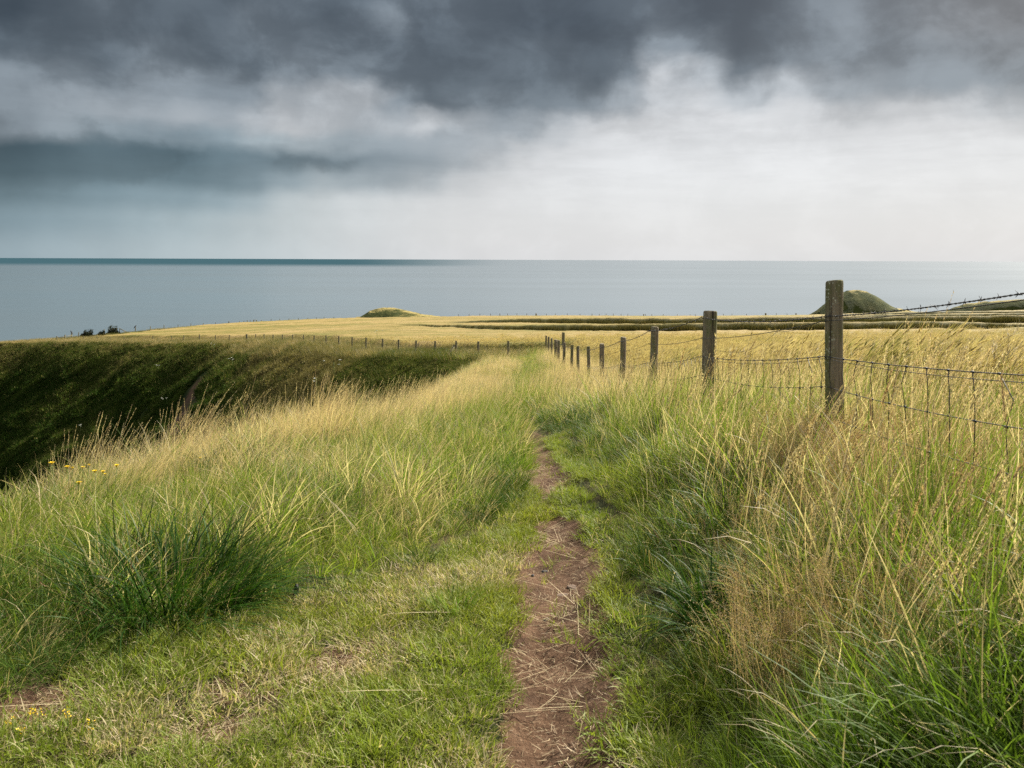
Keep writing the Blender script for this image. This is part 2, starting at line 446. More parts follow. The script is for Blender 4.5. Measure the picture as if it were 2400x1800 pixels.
# ------------------------------------------------------------------ world: clouds laid over a Nishita sky, by direction
SUN_AZ, SUN_EL = math.radians(46), math.radians(39)      # azimuth to the right of the view (+Y)
EXPO = 1.27
SKYT = {     # sky tones read off the photograph: height in the frame -> (place across, grey level)
 -160: [(-600,120),(0,110),(300,120),(700,108),(1100,112),(1400,92),(1700,90),(2000,124),(2400,126),(3000,130)],
 0: [(-600,95),(0,80),(100,88),(200,124),(300,105),(400,110),(500,98),(550,92),(600,112),(650,127),(700,105),(800,100),(900,110),(1000,113),(1100,110),(1200,97),(1300,87),(1400,84),(1480,92),(1520,108),(1580,94),(1640,78),(1700,76),(1800,84),(1900,112),(2000,126),(2100,120),(2200,116),(2400,124),(3000,130)],
 60: [(-600,95),(0,76),(100,92),(200,116),(300,108),(400,105),(500,112),(586,140),(640,128),(722,100),(800,104),(870,120),(915,150),(960,125),(1010,104),(1100,112),(1200,94),(1300,82),(1400,78),(1480,94),(1520,120),(1560,108),(1620,84),(1700,82),(1780,104),(1820,118),(1880,152),(1960,146),(2050,130),(2110,116),(2180,134),(2300,124),(2400,118),(3000,130)],
 120: [(-600,110),(0,108),(100,104),(250,105),(340,124),(420,112),(500,102),(600,116),(700,124),(800,116),(900,110),(1000,103),(1100,106),(1200,108),(1300,103),(1400,90),(1500,92),(1540,135),(1580,178),(1620,164),(1660,112),(1720,88),(1800,86),(1880,94),(1940,110),(2000,128),(2100,120),(2200,128),(2300,122),(2400,126),(3000,135)],
 180: [(-600,140),(0,152),(90,152),(170,122),(240,120),(340,146),(400,136),(450,110),(520,108),(610,112),(700,156),(770,134),(850,130),(910,112),(1000,110),(1100,108),(1200,107),(1300,102),(1400,94),(1460,104),(1510,165),(1560,200),(1620,192),(1660,166),(1700,124),(1750,108),(1800,130),(1860,166),(1950,172),(2010,146),(2100,133),(2200,131),(2300,140),(2400,146),(3000,150)],
 240: [(-600,140),(0,146),(100,158),(200,166),(300,168),(400,176),(450,186),(490,160),(570,154),(640,178),(690,190),(760,190),(820,208),(860,180),(930,142),(1010,110),(1080,124),(1140,130),(1200,120),(1300,126),(1380,138),(1450,168),(1550,188),(1700,200),(1800,197),(1900,188),(2000,177),(2100,186),(2250,188),(2400,184),(3000,180)],
 300: [(-600,130),(0,132),(100,158),(200,166),(300,160),(400,168),(480,164),(560,180),(650,197),(750,188),(850,178),(930,182),(1000,194),(1060,178),(1120,178),(1200,156),(1280,184),(1400,205),(1600,213),(1700,216),(1800,211),(1900,205),(2050,212),(2200,216),(2300,208),(2400,204),(3000,200)],
 340: [(-600,76),(0,80),(100,92),(200,114),(260,126),(320,118),(400,106),(470,112),(505,152),(560,167),(650,174),(750,176),(850,166),(950,164),(1050,170),(1150,176),(1200,186),(1300,206),(1400,215),(1700,216),(1800,223),(2000,221),(2200,223),(2400,215),(3000,210)],
 380: [(-600,80),(0,84),(100,92),(200,102),(300,98),(400,97),(500,103),(600,110),(700,110),(800,126),(900,142),(1000,158),(1100,176),(1200,198),(1300,215),(1400,222),(1600,226),(2000,227),(2200,226),(2400,220),(3000,216)],
 430: [(-600,100),(0,110),(100,116),(200,128),(300,132),(400,126),(500,134),(600,146),(650,162),(720,188),(800,182),(900,164),(1000,176),(1100,198),(1200,214),(1300,222),(1500,228),(2000,228),(2400,222),(3000,218)],
 480: [(-600,120),(0,130),(100,138),(200,150),(300,160),(400,164),(500,170),(600,180),(680,202),(800,209),(900,213),(1000,217),(1200,223),(1500,228),(2000,227),(2400,222),(3000,220)],
 530: [(-600,140),(0,154),(200,167),(400,182),(600,196),(800,214),(1000,221),(1200,225),(1600,229),(2000,227),(2400,224),(3000,220)],
 595: [(-600,160),(0,172),(200,182),(400,193),(600,203),(800,216),(1000,223),(1200,226),(1600,229),(2400,226),(3000,220)],
}
def lin(c):
    c = c / 255.
    return c / 12.92 if c < .04045 else ((c + .055) / 1.055) ** 2.4
def sky_rgb(px, py):
    ks = sorted(SKYT); py = min(max(py, ks[0]), ks[-1])
    rows = np.array([np.interp(px, [a for a, _ in SKYT[k]], [b for _, b in SKYT[k]]) for k in ks])
    L = float(np.interp(py, ks, rows))
    teal = float(sstep(1150, 350, px) * sstep(285, 350, py))
    warm = .55 * float(sstep(1850, 2400, px) * sstep(200, 20, py))
    white = float(sstep(150, 208, L))
    blue = 1 - white
    r = L - 11 * blue * (1 - warm) - 9 * teal - 1.5 * white
    g = L - 1 * blue + 3 * teal
    b = L + 7 * blue * (1 - warm) + 6 * teal + 2 * white
    return tuple(lin(max(v, 5)) / 2 ** EXPO for v in (r, g, b))
def build_world():
    w = bpy.data.worlds.new("World"); scene.world = w; w.use_nodes = True
    nt = w.node_tree; nt.nodes.clear(); N = NT(nt)
    d = N.n('ShaderNodeTexCoord').outputs['Generated']
    sky = N.n('ShaderNodeTexSky', sky_type='NISHITA', sun_disc=False)
    sky.sun_elevation = SUN_EL; sky.sun_rotation = SUN_AZ; sky.dust_density = 2.0
    nish = N.mix(1., sky.outputs[0], (.05, .05, .05, 1), 'MULTIPLY')
    sx = N.n('ShaderNodeSeparateXYZ', ins={0: d})
    x, y, z = sx.outputs
    hyp = N.math('SQRT', N.math('ADD', N.math('MULTIPLY', x, x), N.math('MULTIPLY', y, y)))
    az = N.math('ARCTAN2', x, y)
    v = N.math('DIVIDE', z, N.math('MAXIMUM', hyp, .001))
    # billow the cloud edges
    st = N.scalev(d, (1, 1, 1.25))
    n1 = N.noise(st, 6.5, 2, .5); n2 = N.noise(st, 19., 4, .5)
    s1 = N.n('ShaderNodeSeparateColor', ins={0: n1.outputs['Color']})
    s2 = N.n('ShaderNodeSeparateColor', ins={0: n2.outputs['Color']})
    amp = N.mr(v, .0, .20, .10, 1.)
    def wob(a, b, k1, k2):
        q = N.math('ADD', N.math('MULTIPLY', N.math('SUBTRACT', a, .5), k1), N.math('MULTIPLY', N.math('SUBTRACT', b, .5), k2))
        return N.math('MULTIPLY', q, amp)
    az2 = N.math('ADD', az, wob(s1.outputs[0], s2.outputs[0], .062, .052))
    v2 = N.math('ADD', v, wob(s1.outputs[1], s2.outputs[1], .046, .040))
    A = math.radians(37)
    f = N.mr(az2, -A, A, 0, 1, smooth=False)
    vs = [(595, .004), (530, .042), (480, .0685), (430, .095), (380, .122), (340, .1435), (300, .165), (240, .197), (180, .229), (120, .261), (60, .293), (0, .325), (-160, .41)]
    col = None
    for i, (py, vv) in enumerate(vs):
        stops = []
        for k in range(32):
            a = -A + 2 * A * k / 31
            px = CX + F * math.tan(a)
            pyy = HOR - F * vv / max(math.cos(a), .45)
            pyy = pyy if -700 < px < 3100 else py
            stops.append((k / 31, sky_rgb(px, pyy)))
        r = N.ramp(f, stops, 'EASE')
        col = r if col is None else N.mix(N.mr(v2, vs[i - 1][1], vv), col, r)
    # soft internal structure
    n3 = N.noise(N.scalev(d, (1, 1, 1.35)), 9., 7, .58, .3)
    k = N.mr(n3.outputs[0], .37, .63, .78, 1.22)
    k = N.n('ShaderNodeMix', data_type='FLOAT', ins={0: N.mr(v, .10, .27, .14, 1.), 2: 1.0, 3: k}).outputs[0]
    kk = N.n('ShaderNodeCombineColor', ins={0: k, 1: k, 2: k}).outputs[0]
    col = N.mix(1., col, kk, 'MULTIPLY')
    # ragged cloud edges: where the tone passes from dark to pale a fine noise decides which side wins
    n5 = N.noise(N.scalev(d, (1, 1, 1.15)), 10., 9, .60, .15)
    lum = N.n('ShaderNodeRGBToBW', ins={0: col}).outputs[0]
    e = N.math('ADD', N.math('MULTIPLY', lum, 2 ** EXPO), N.math('MULTIPLY', N.math('SUBTRACT', n5.outputs[0], .5), .80))
    e1 = N.mr(e, .14, .25, .82, 1.0); e2 = N.mr(e, .40, .56, .91, 1.0)
    n6 = N.noise(N.scalev(d, (1, 1, 7.)), 9., 6, .6, .3)
    st_ = N.mr(n6.outputs[0], .35, .65, .965, 1.03)
    k2 = N.math('MULTIPLY', N.math('MULTIPLY', e1, e2), N.math('MULTIPLY', st_, 1.03))
    k2 = N.n('ShaderNodeMix', data_type='FLOAT', ins={0: N.mr(v, .015, .12), 2: 1.0, 3: k2}).outputs[0]
    col = N.mix(1., col, N.n('ShaderNodeCombineColor', ins={0: k2, 1: k2, 2: k2}).outputs[0], 'MULTIPLY')
    # overhead and behind the viewer: broken grey and white cloud
    n4 = N.noise(N.scalev(d, (1, 1, 1.6)), 2.4, 6, .55, .3)
    over = N.ramp(n4.outputs[0], [(.36, (.07, .08, .095)), (.5, (.17, .185, .21)), (.62, (.42, .44, .46))])
    up = N.mr(v, .40, .62)
    back = N.mr(N.math('ABSOLUTE', az), math.radians(38), math.radians(66))
    col = N.mix(N.math('MAXIMUM', up, back), col, over)
    col = N.mix(.92, nish, col)
    lowf = N.mr(z, -.02, 0.0)
    col = N.mix(lowf, (.10, .12, .13), col)
    bg = N.n('ShaderNodeBackground', ins={0: col, 1: 1.0})
    N.n('ShaderNodeOutputWorld', ins={0: bg.outputs[0]})
    w.cycles.sampling_method = 'MANUAL'; w.cycles.sample_map_resolution = 512
build_world()
sun = bpy.data.lights.new('sun', 'SUN'); sun.energy = 5.0; sun.angle = math.radians(2.0); sun.color = (1, .94, .83)
so = link(bpy.data.objects.new('sun', sun))
sd = Vector((math.sin(SUN_AZ) * math.cos(SUN_EL), math.cos(SUN_AZ) * math.cos(SUN_EL), math.sin(SUN_EL)))
so.rotation_euler = sd.to_track_quat('Z', 'Y').to_euler(); so.location = (20, 20, 40)

# ------------------------------------------------------------------ camera
cam = bpy.data.cameras.new('camera'); co = link(bpy.data.objects.new('camera', cam)); scene.camera = co
cam.sensor_width = 36; cam.lens = 36 * F / 2400; cam.shift_y = -(900 - HOR) / 2400
cam.clip_start = .05; cam.clip_end = 400000
co.matrix_world = Matrix.Translation((0, 0, EYE)) @ Matrix.Rotation(math.pi / 2, 4, 'X') @ Matrix.Rotation(ROLL, 4, 'Z')
cam.dof.use_dof = True; cam.dof.focus_distance = 9.0; cam.dof.aperture_fstop = 9.0
scene.cycles.use_denoising = False; scene.cycles.max_bounces = 4; scene.cycles.diffuse_bounces = 1; scene.cycles.glossy_bounces = 2; scene.cycles.transmission_bounces = 2
scene.view_settings.view_transform = 'Standard'; scene.view_settings.look = 'None'; scene.view_settings.exposure = EXPO; scene.view_settings.gamma = 1

# ------------------------------------------------------------------ terrain mesh
def axis(lo, hi, a, b, fine, grow, mx):
    L = list(np.arange(a, b + 1e-6, fine)); s = fine; p = b
    while p < hi:
        s = min(s * grow, mx); p += s; L.append(p)
    s = fine; p = a; R = []
    while p > lo:
        s = min(s * grow, mx); p -= s; R.append(p)
    return np.array(R[::-1] + L)
def grid(xs, ys):
    X, Y = np.meshgrid(xs, ys); nx, ny = len(xs), len(ys)
    i = (np.arange(ny - 1)[:, None] * nx + np.arange(nx - 1)[None]).ravel()
    Q = np.stack([i, i + 1, i + nx + 1, i + nx], 1)
    return X.ravel(), Y.ravel(), Q

# trodden/bare patches on the turf (photo position, radius in m, elongation)
BARE = [hit(790, 1540) + (.20,), hit(570, 1615) + (.15,), hit(480, 1725) + (.13,), hit(635, 1495) + (.10,), hit(100, 1655) + (.2,), hit(720, 1775) + (.10,), hit(560, 1700) + (.14,), hit(850, 1520) + (.12,)]
def bare(X, Y):
    m = np.zeros(np.shape(X))
    for x, y, r in BARE: m = np.maximum(m, np.exp(-(((X - x) / (r * 1.25)) ** 2 + ((Y - y) / (r * .9)) ** 2) * 1.1))
    return m * sstep(.25, .6, fbm(X * 9, Y * 9, 44, 3) + .1)
def pathw(Y): return np.interp(Y, [0, 2.5, 3.3, 3.9, 4.6, 5.1, 5.35, 5.9, 6.15, 6.6, 7.0, 7.6, 8.2, 9.4, 10.6, 12], [.22, .22, .23, .20, .21, .17, .06, .06, .20, .23, .18, .13, .16, .15, .11, .0])
def soil(X, Y):
    u = np.abs(X - pathX(Y) + (fbm(X * 2.5, Y * 2.5, 61, 3) - .5) * .10)
    w = pathw(Y) * (1 + (fbm(X * 11, Y * 11, 63, 3) - .5) * .9)
    return sstep(1.25, .75, u / np.maximum(w, .01)) * sstep(12.5, 11.5, Y)
SC = [hit(468, 888), hit(445, 935), hit(430, 975), hit(418, 1005)]
def scar(X, Y):
    return sstep(1.9, .7, poly_dist(SC, X, Y) + (fbm(X * .6, Y * .6, 71, 4) - .5) * 3.0)

xs = axis(-330, 420, -3.6, 3.4, .05, 1.05, 2.0); ys = axis(-8, 300, 1.4, 12.5, .05, 1.025, 1.1)
X, Y, Q = grid(xs, ys)
Z = ground(X, Y)
gz = inside(GULLY, X, Y)
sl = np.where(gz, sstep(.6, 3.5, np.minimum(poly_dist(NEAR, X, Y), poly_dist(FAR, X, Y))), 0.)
out = ~inside(LAND, X, Y)
rim = sstep(22, 34, Y) * (1 - sl)
so_ = np.maximum(np.maximum(bare(X, Y) * .9, soil(X, Y)), np.where(gz, scar(X, Y) * .62, 0))
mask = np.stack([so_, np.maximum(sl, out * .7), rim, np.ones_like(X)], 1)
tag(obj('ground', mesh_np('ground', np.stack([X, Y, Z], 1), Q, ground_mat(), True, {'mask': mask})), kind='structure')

# path: earth sheet lying on the ground
xs = np.arange(-.35, .36, .018); ys = np.arange(1.3, 12.4, .024)
U, Yp, Q = grid(xs, ys)
Xp = U + pathX(Yp)
s = soil(Xp, Yp)
Zp = ground(Xp, Yp) + (s - .45) * .016 + (fbm(Xp * 22, Yp * 22, 81, 3) - .5) * .014 * s + (fbm(Xp * 7, Yp * 4.5, 83, 3) - .5) * .045 * s
keep = (s[Q].max(1) > .12)
tag(obj('path', mesh_np('path', np.stack([Xp, Yp, Zp], 1), Q[keep], path_mat(), True)), kind='structure')

# sea
th = np.linspace(0, 2 * np.pi, 97)[:-1]
rr = [0] + list(np.geomspace(60, 260000, 26))
V = [(0, 0, SEA_Z)] + [(r * math.cos(t), r * math.sin(t), SEA_Z) for r in rr[1:] for t in th]
T3 = [(0, 1 + j, 1 + (j + 1) % 96) for j in range(96)]
Q4 = [(1 + i * 96 + j, 1 + (i + 1) * 96 + j, 1 + (i + 1) * 96 + (j + 1) % 96, 1 + i * 96 + (j + 1) % 96) for i in range(len(rr) - 2) for j in range(96)]
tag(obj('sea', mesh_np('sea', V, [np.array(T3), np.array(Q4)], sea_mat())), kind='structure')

# ------------------------------------------------------------------ barley field
CP = [(3.0, -4), (3.0, 41), (3.4, 45)] + [(x + 2.4, y + 2.2) for x, y in MIDF[2:]] + [(x + 2.2, y + 3.0) for x, y in MIDLP[:-1]] + [(-79, 152), (-80, 184), (-78, 199)] + \
     [(x, y - 5) for x, y in EDGE[6:-1]] + [(230, -4)]
def L1(X): return np.interp(X, [-30, -19, 0, 15, 40, 70, 120], [128, 121, 105, 95, 85, 78, 72]) + (fbm(X * .06, X * 0, 90, 2) - .5) * 2
def L2(X): return np.interp(X, [-30, -13, 0, 27, 52, 96, 150, 230], [146, 141, 134, 125, 120, 117, 122, 130]) + (fbm(X * .06, X * 0, 95, 2) - .5) * 2
def L3(X): return np.interp(X, [60, 90, 200], [185, 178, 168])
def L4(X): return np.interp(X, [60, 120, 200], [222, 212, 196])
STEPS = ((L1, [-21, 0, 15, 45, 62], [0, .50, .85, .80, 0]), (L2, [-15, 2, 27, 52, 85, 120], [0, .70, 1.0, 1.35, 1.1, .6]),
         (L3, [70, 85, 110, 140], [0, .5, .55, .1]), (L4, [85, 100, 200], [0, .55, .55]))
def canopy(X, Y):
    """height of the standing barley over the ground"""
    h = np.full(np.shape(X), .0) + np.where(Y < 45, .42 + .33 * sstep(12, 45, Y), CROP)
    for L, xx, hv in STEPS:
        hh = np.interp(X, xx, hv); d = Y - L(X)
        h = h + hh * sstep(-.2, 1.2, d) * np.exp(-np.maximum(d, 0) / 20) - hh * .25 * sstep(-7, -.3, d) * (1 - sstep(-.3, .5, d))
    return h
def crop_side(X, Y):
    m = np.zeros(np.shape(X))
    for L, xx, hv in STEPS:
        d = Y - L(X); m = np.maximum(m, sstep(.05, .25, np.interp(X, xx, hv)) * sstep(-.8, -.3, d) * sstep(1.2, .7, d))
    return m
def barley_base(X, Y): return ground(X, Y) + canopy(X, Y)
xs = axis(-92, 235, 3, 9, .12, 1.03, .9); ys = axis(-6, 262, 4, 12, .12, 1.02, .36)
X, Y, Q = grid(xs, ys)
ins_ = inside(CP, X, Y)
dd = poly_dist(CP + CP[:1], X, Y)
h = np.where(ins_, canopy(X, Y) * sstep(0, .7, dd), 0.)
bumpy = (fbm(X * 1.5, Y * 1.5, 31, 3) - .5) * .16 + (fbm(X * .12, Y * .3, 35, 3) - .5) * .22
h = h + np.where(ins_, bumpy * sstep(.3, 1.2, dd), 0)
strip = sstep(-9, -7, Y - L2(X)) * sstep(.0, -.6, Y - L2(X)) * np.interp(X, [22, 34, 62, 72], [0, 1, 1, 0])
keep = ins_[Q].any(1) & (np.abs(X[Q[:, 0]]) < Y[Q[:, 0]] * .9 + 6)
V = np.stack([X, Y, ground(X, Y) + np.maximum(h, .0) - np.where(ins_, 0, .05)], 1)
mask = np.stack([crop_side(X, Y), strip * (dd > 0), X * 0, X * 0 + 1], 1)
used = np.unique(Q[keep]); remap = np.zeros(len(V), np.int32); remap[used] = np.arange(len(used))
tag(obj('barley_field', mesh_np('barley_field', V[used], remap[Q[keep]], crop_mat(), True, {'mask': mask[used]})),
    'ripe golden barley field sloping away to the sea, dark crop edges across it', 'barley', kind='stuff')

# ------------------------------------------------------------------ hills (mounds at the cliff edge)
HM = hill_mat()
def mound(name, X0, Y0, profile, depth, py_base):
    """profile: (photo px, photo py) skyline; built as a real mound of that height and length"""
    px = np.array([p[0] for p in profile]); py = np.array([p[1] for p in profile])
    xl = Xat(px, Y0); zt = EYE - drop(px, py, Y0)
    gx = np.linspace(xl[0], xl[-1], 120); gy = np.linspace(-depth, depth, 60)
    X, V_, Q = grid(gx, gy)
    Yw = Y0 + V_
    top = np.interp(X, xl, zt)
    base = ground(X, np.minimum(Yw, Y0 + 1)) - .4
    s = np.cos(np.clip(V_ / depth, -1, 1) * np.pi / 2) ** .8
    edge = np.interp(X, [xl[0], xl[0] + 2, xl[-1] - 2, xl[-1]], [0, 1, 1, 0])
    Z = base + np.maximum(top - base, 0) * s * edge + (fbm(X * .5, Yw * .5, 51, 5) - .5) * .6 * s * edge
    Z = np.where(s < .02, base - 1, Z)
    return tag(obj(name, mesh_np(name, np.stack([X, Yw, Z], 1), Q, HM, True)), kind='structure')
mound('hill', 0, 232, [(820, 747), (850, 740), (868, 729), (890, 723), (912, 721), (935, 724), (960, 730), (990, 737), (1030, 741), (1060, 744)], 7, 745)
mound('hill', 0, 247, [(1905, 744), (1920, 734), (1940, 714), (1962, 692), (1985, 682), (2005, 680), (2028, 682), (2048, 692), (2070, 708), (2090, 720), (2130, 728), (2170, 734)], 11, 735)
mound('hill', 0, 256, [(2195, 738), (2225, 727), (2255, 714), (2300, 708), (2350, 704), (2420, 700), (2520, 697), (2640, 700), (2800, 712), (2900, 735)], 5, 735)

# ------------------------------------------------------------------ tuft sources
def blades(rng, n, R, L, W, tilt, curl, segs=4, wind=0., windz=0., taper=.8, upright=0.):
    r = R * np.sqrt(rng.random(n)); ph = rng.random(n) * 2 * np.pi
    base = np.stack([r * np.cos(ph), r * np.sin(ph), np.zeros(n)], 1)
    hd = ph + (rng.random(n) - .5) * 2.6
    ln = L[0] + (L[1] - L[0]) * rng.random(n)
    t0 = tilt[0] + (tilt[1] - tilt[0]) * rng.random(n)
    cu = curl[0] + (curl[1] - curl[0]) * rng.random(n)
    P = np.zeros((n, segs + 1, 3)); P[:, 0] = base
    ts = np.linspace(0, 1, segs + 1)
    d = np.zeros((n, 3))
    for k in range(segs):
        t = (k + .5) / segs; a = t0 + cu * t ** 1.3
        d[:, 0] = np.sin(a) * np.cos(hd) + wind * t; d[:, 1] = np.sin(a) * np.sin(hd) + windz * t; d[:, 2] = np.cos(a)
        dn = d / np.linalg.norm(d, axis=1, keepdims=True)
        P[:, k + 1] = P[:, k] + dn * (ln / segs)[:, None]
    wa = rng.random(n) * np.pi
    side = np.stack([np.cos(wa), np.sin(wa), np.zeros(n)], 1)
    w = (W[0] + (W[1] - W[0]) * rng.random(n))[:, None] * np.maximum((1 - ts) ** taper, .06)[None]
    V = np.stack([P - side[:, None] * w[..., None] * .5, P + side[:, None] * w[..., None] * .5], 2)     # n,segs+1,2,3
    i = (np.arange(n)[:, None] * (segs + 1) + np.arange(segs)[None]).ravel() * 2
    Q = np.stack([i, i + 1, i + 3, i + 2], 1)
    rd = rng.random(n); r2 = rng.random(n)
    bl = np.zeros((n, segs + 1, 2, 4)); bl[..., 0] = rd[:, None, None]; bl[..., 1] = ts[None, :, None]; bl[..., 2] = r2[:, None, None]; bl[..., 3] = 1
    return V.reshape(-1, 3), Q, bl.reshape(-1, 4), P
def chips(rng, P, D, ln, wd, dryv=0.):
    """little flat diamonds (spikelets, leaves) at points P along directions D"""
    n = len(P); D = D / (np.linalg.norm(D, axis=1, keepdims=True) + 1e-9)
    rv = rng.normal(size=(n, 3)); S = np.cross(D, rv); S /= np.linalg.norm(S, axis=1, keepdims=True) + 1e-9
    l = np.broadcast_to(np.asarray(ln, float), (n,))[:, None]; w = np.broadcast_to(np.asarray(wd, float), (n,))[:, None]
    V = np.stack([P, P + D * l * .45 + S * w * .5, P + D * l, P + D * l * .45 - S * w * .5], 1)
    i = np.arange(n)[:, None] * 4
    Q = i + np.arange(4)[None]
    bl = np.zeros((n, 4, 4)); bl[..., 0] = (rng.random(n) * .4 + dryv)[:, None]; bl[..., 1] = .8; bl[..., 2] = rng.random(n)[:, None]; bl[..., 3] = 1
    return V.reshape(-1, 3), Q, bl.reshape(-1, 4)
def join(parts):
    V = []; Q = []; B = []; n = 0
    for v, q, b in parts:
        V.append(v); Q.append(q + n); B.append(b); n += len(v)
    return np.concatenate(V), np.concatenate(Q), np.concatenate(B)
def src(name, parts, mat):
    V, Q, B = join(parts)
    return bpy.data.objects.new(name, mesh_np(name, V, Q, mat, False, {'bl': B}))   # never linked: only a shape for the scatter below
def heads(rng, P, frac, m, ln, wd, spread):
    """seed heads along the last part of each stem path P (n,segs+1,3)"""
    n, k, _ = P.shape
    out = []
    a = P[:, -2]; b = P[:, -1]; d = b - a; L = np.linalg.norm(d, axis=1, keepdims=True); d = d / L
    tt = 1 - frac * rng.random((n, m))
    p = a[:, None] + d[:, None] * L[:, None] * tt[..., None]
    dd = d[:, None] + rng.normal(size=(n, m, 3)) * spread
    return chips(rng, p.reshape(-1, 3), dd.reshape(-1, 3), ln * (.6 + .8 * rng.random(n * m)), wd * (.6 + .8 * rng.random(n * m)))

def mk_turf(k):
    rng = np.random.default_rng(100 + k)
    a = blades(rng, 95, .09, (.018, .058), (.0024, .0046), (.3, 1.3), (.2, 1.2), 3)
    return src('turf', [a[:3]], M_TURF)
def mk_mid(k):
    rng = np.random.default_rng(200 + k)
    a = blades(rng, 46, .09, (.14, .36), (.004, .008), (.05, .7), (.3, 1.6), 5, wind=.3)
    b = blades(rng, 24, .09, (.06, .18), (.0035, .007), (.2, 1.0), (.3, 1.5), 4)
    return src('mid', [a[:3], b[:3]], M_GRASS)
def mk_tall(k):
    rng = np.random.default_rng(300 + k)
    a = blades(rng, 36, .13, (.32, .68), (.0035, .008), (.03, .4), (.1, .8), 6, wind=.45)
    b = blades(rng, 30, .14, (.12, .38), (.004, .008), (.1, .7), (.3, 1.6), 5, wind=.1)
    return src('tall', [a[:3], b[:3]], M_GRASS)
def mk_seed(k):
    rng = np.random.default_rng(400 + k)
    a = blades(rng, 16, .14, (.5, .86), (.0016, .0026), (.0, .22), (.05, .5), 7, wind=.5, taper=.25)
    h = heads(rng, a[3], 1.25, 26, .012, .0028, .28)
    a[2][:, 0] *= .35
    return src('seed', [a[:3], h], M_SEED)
def mk_fuzz(k):
    rng = np.random.default_rng(500 + k)
    a = blades(rng, 14, .14, (.38, .62), (.0014, .0022), (.0, .3), (.05, .5), 6, wind=.18, taper=.25)
    n, m = 14, 60
    p = a[3][:, -2][:, None] + (a[3][:, -1] - a[3][:, -2])[:, None] * (rng.random((n, m, 1)) * 1.5 - .4)
    off = rng.normal(size=(n, m, 3)) * np.array([.024, .024, .02])
    h = chips(rng, (p + off).reshape(-1, 3), (off + np.array([0, 0, .02])).reshape(-1, 3), .0065, .0026)
    twig = chips(rng, p[:, ::4].reshape(-1, 3), (off + np.array([0, 0, .02]))[:, ::4].reshape(-1, 3), .045, .0009)
    return src('fuzz', [a[:3], h, twig], M_FUZZ)
M_FUZZ = grass_mat('bent_grass_heads', ((.34, .24, .12), (.46, .34, .19)), ((.42, .28, .15), (.58, .43, .26), (.30, .19, .10)), .45)
def mk_barley(k):
    rng = np.random.default_rng(600 + k)
    a = blades(rng, 26, .17, (.62, .80), (.0025, .004), (.0, .15), (.1, .5), 6, wind=.22, taper=.15)
    lf = blades(rng, 26, .17, (.3, .6), (.005, .009), (.1, .5), (.3, 1.6), 5, wind=.15)
    tip = a[3][:, -1]; d = tip - a[3][:, -2]; d /= np.linalg.norm(d, axis=1, keepdims=True)
    d2 = d + np.array([.55, 0, -.45])
    h1 = chips(rng, np.repeat(tip, 3, 0), np.repeat(d2, 3, 0), .085, .013, .0)
    aw = np.repeat(d2, 7, 0) + rng.normal(size=(26 * 7, 3)) * .16
    h2 = chips(rng, np.repeat(tip + d2 * .02, 7, 0), aw, .15, .0022, .0)
    return src('barley', [a[:3], lf[:3], h1, h2], M_BARLEY)
def mk_scrub(k):
    rng = np.random.default_rng(700 + k)
    n = 230
    v = rng.normal(size=(n, 3)); v /= np.linalg.norm(v, axis=1, keepdims=True); v[:, 2] = np.abs(v[:, 2])
    r = .5 * (.45 + .55 * rng.random(n) ** .5) * (.75 + .5 * rng.random(n))
    P = v * r[:, None] * np.array([1, 1, .8])
    D = v + rng.normal(size=(n, 3)) * .7
    c = chips(rng, P, D, .10 + .10 * rng.random(n), .05 + .05 * rng.random(n))
    c[2][:, 0] = np.repeat(rng.random(n), 4)
    g = blades(rng, 26, .4, (.5, .95), (.012, .022), (.0, .4), (.1, .9), 4, wind=.2)
    return src('scrub', [c, g[:3]], M_SCRUB)
M_ROUGH = grass_mat('rough_margin', ((.026, .056, .007), (.065, .100, .013), (.120, .125, .025)), ((.30, .23, .10), (.50, .41, .23), (.38, .28, .13)), .4)
def mk_rough(k):
    rng = np.random.default_rng(800 + k)
    a = blades(rng, 70, .45, (.4, .85), (.010, .02), (.0, .4), (.2, 1.1), 4, wind=.3)
    return src('rough', [a[:3]], M_ROUGH)
def mk_straw(k):
    rng = np.random.default_rng(900 + k)
    a = blades(rng, 9, .07, (.06, .30), (.0016, .0032), (1.42, 1.52), (-.15, .12), 4, taper=.3)
    return src('straw', [a[:3]], M_STRAW)

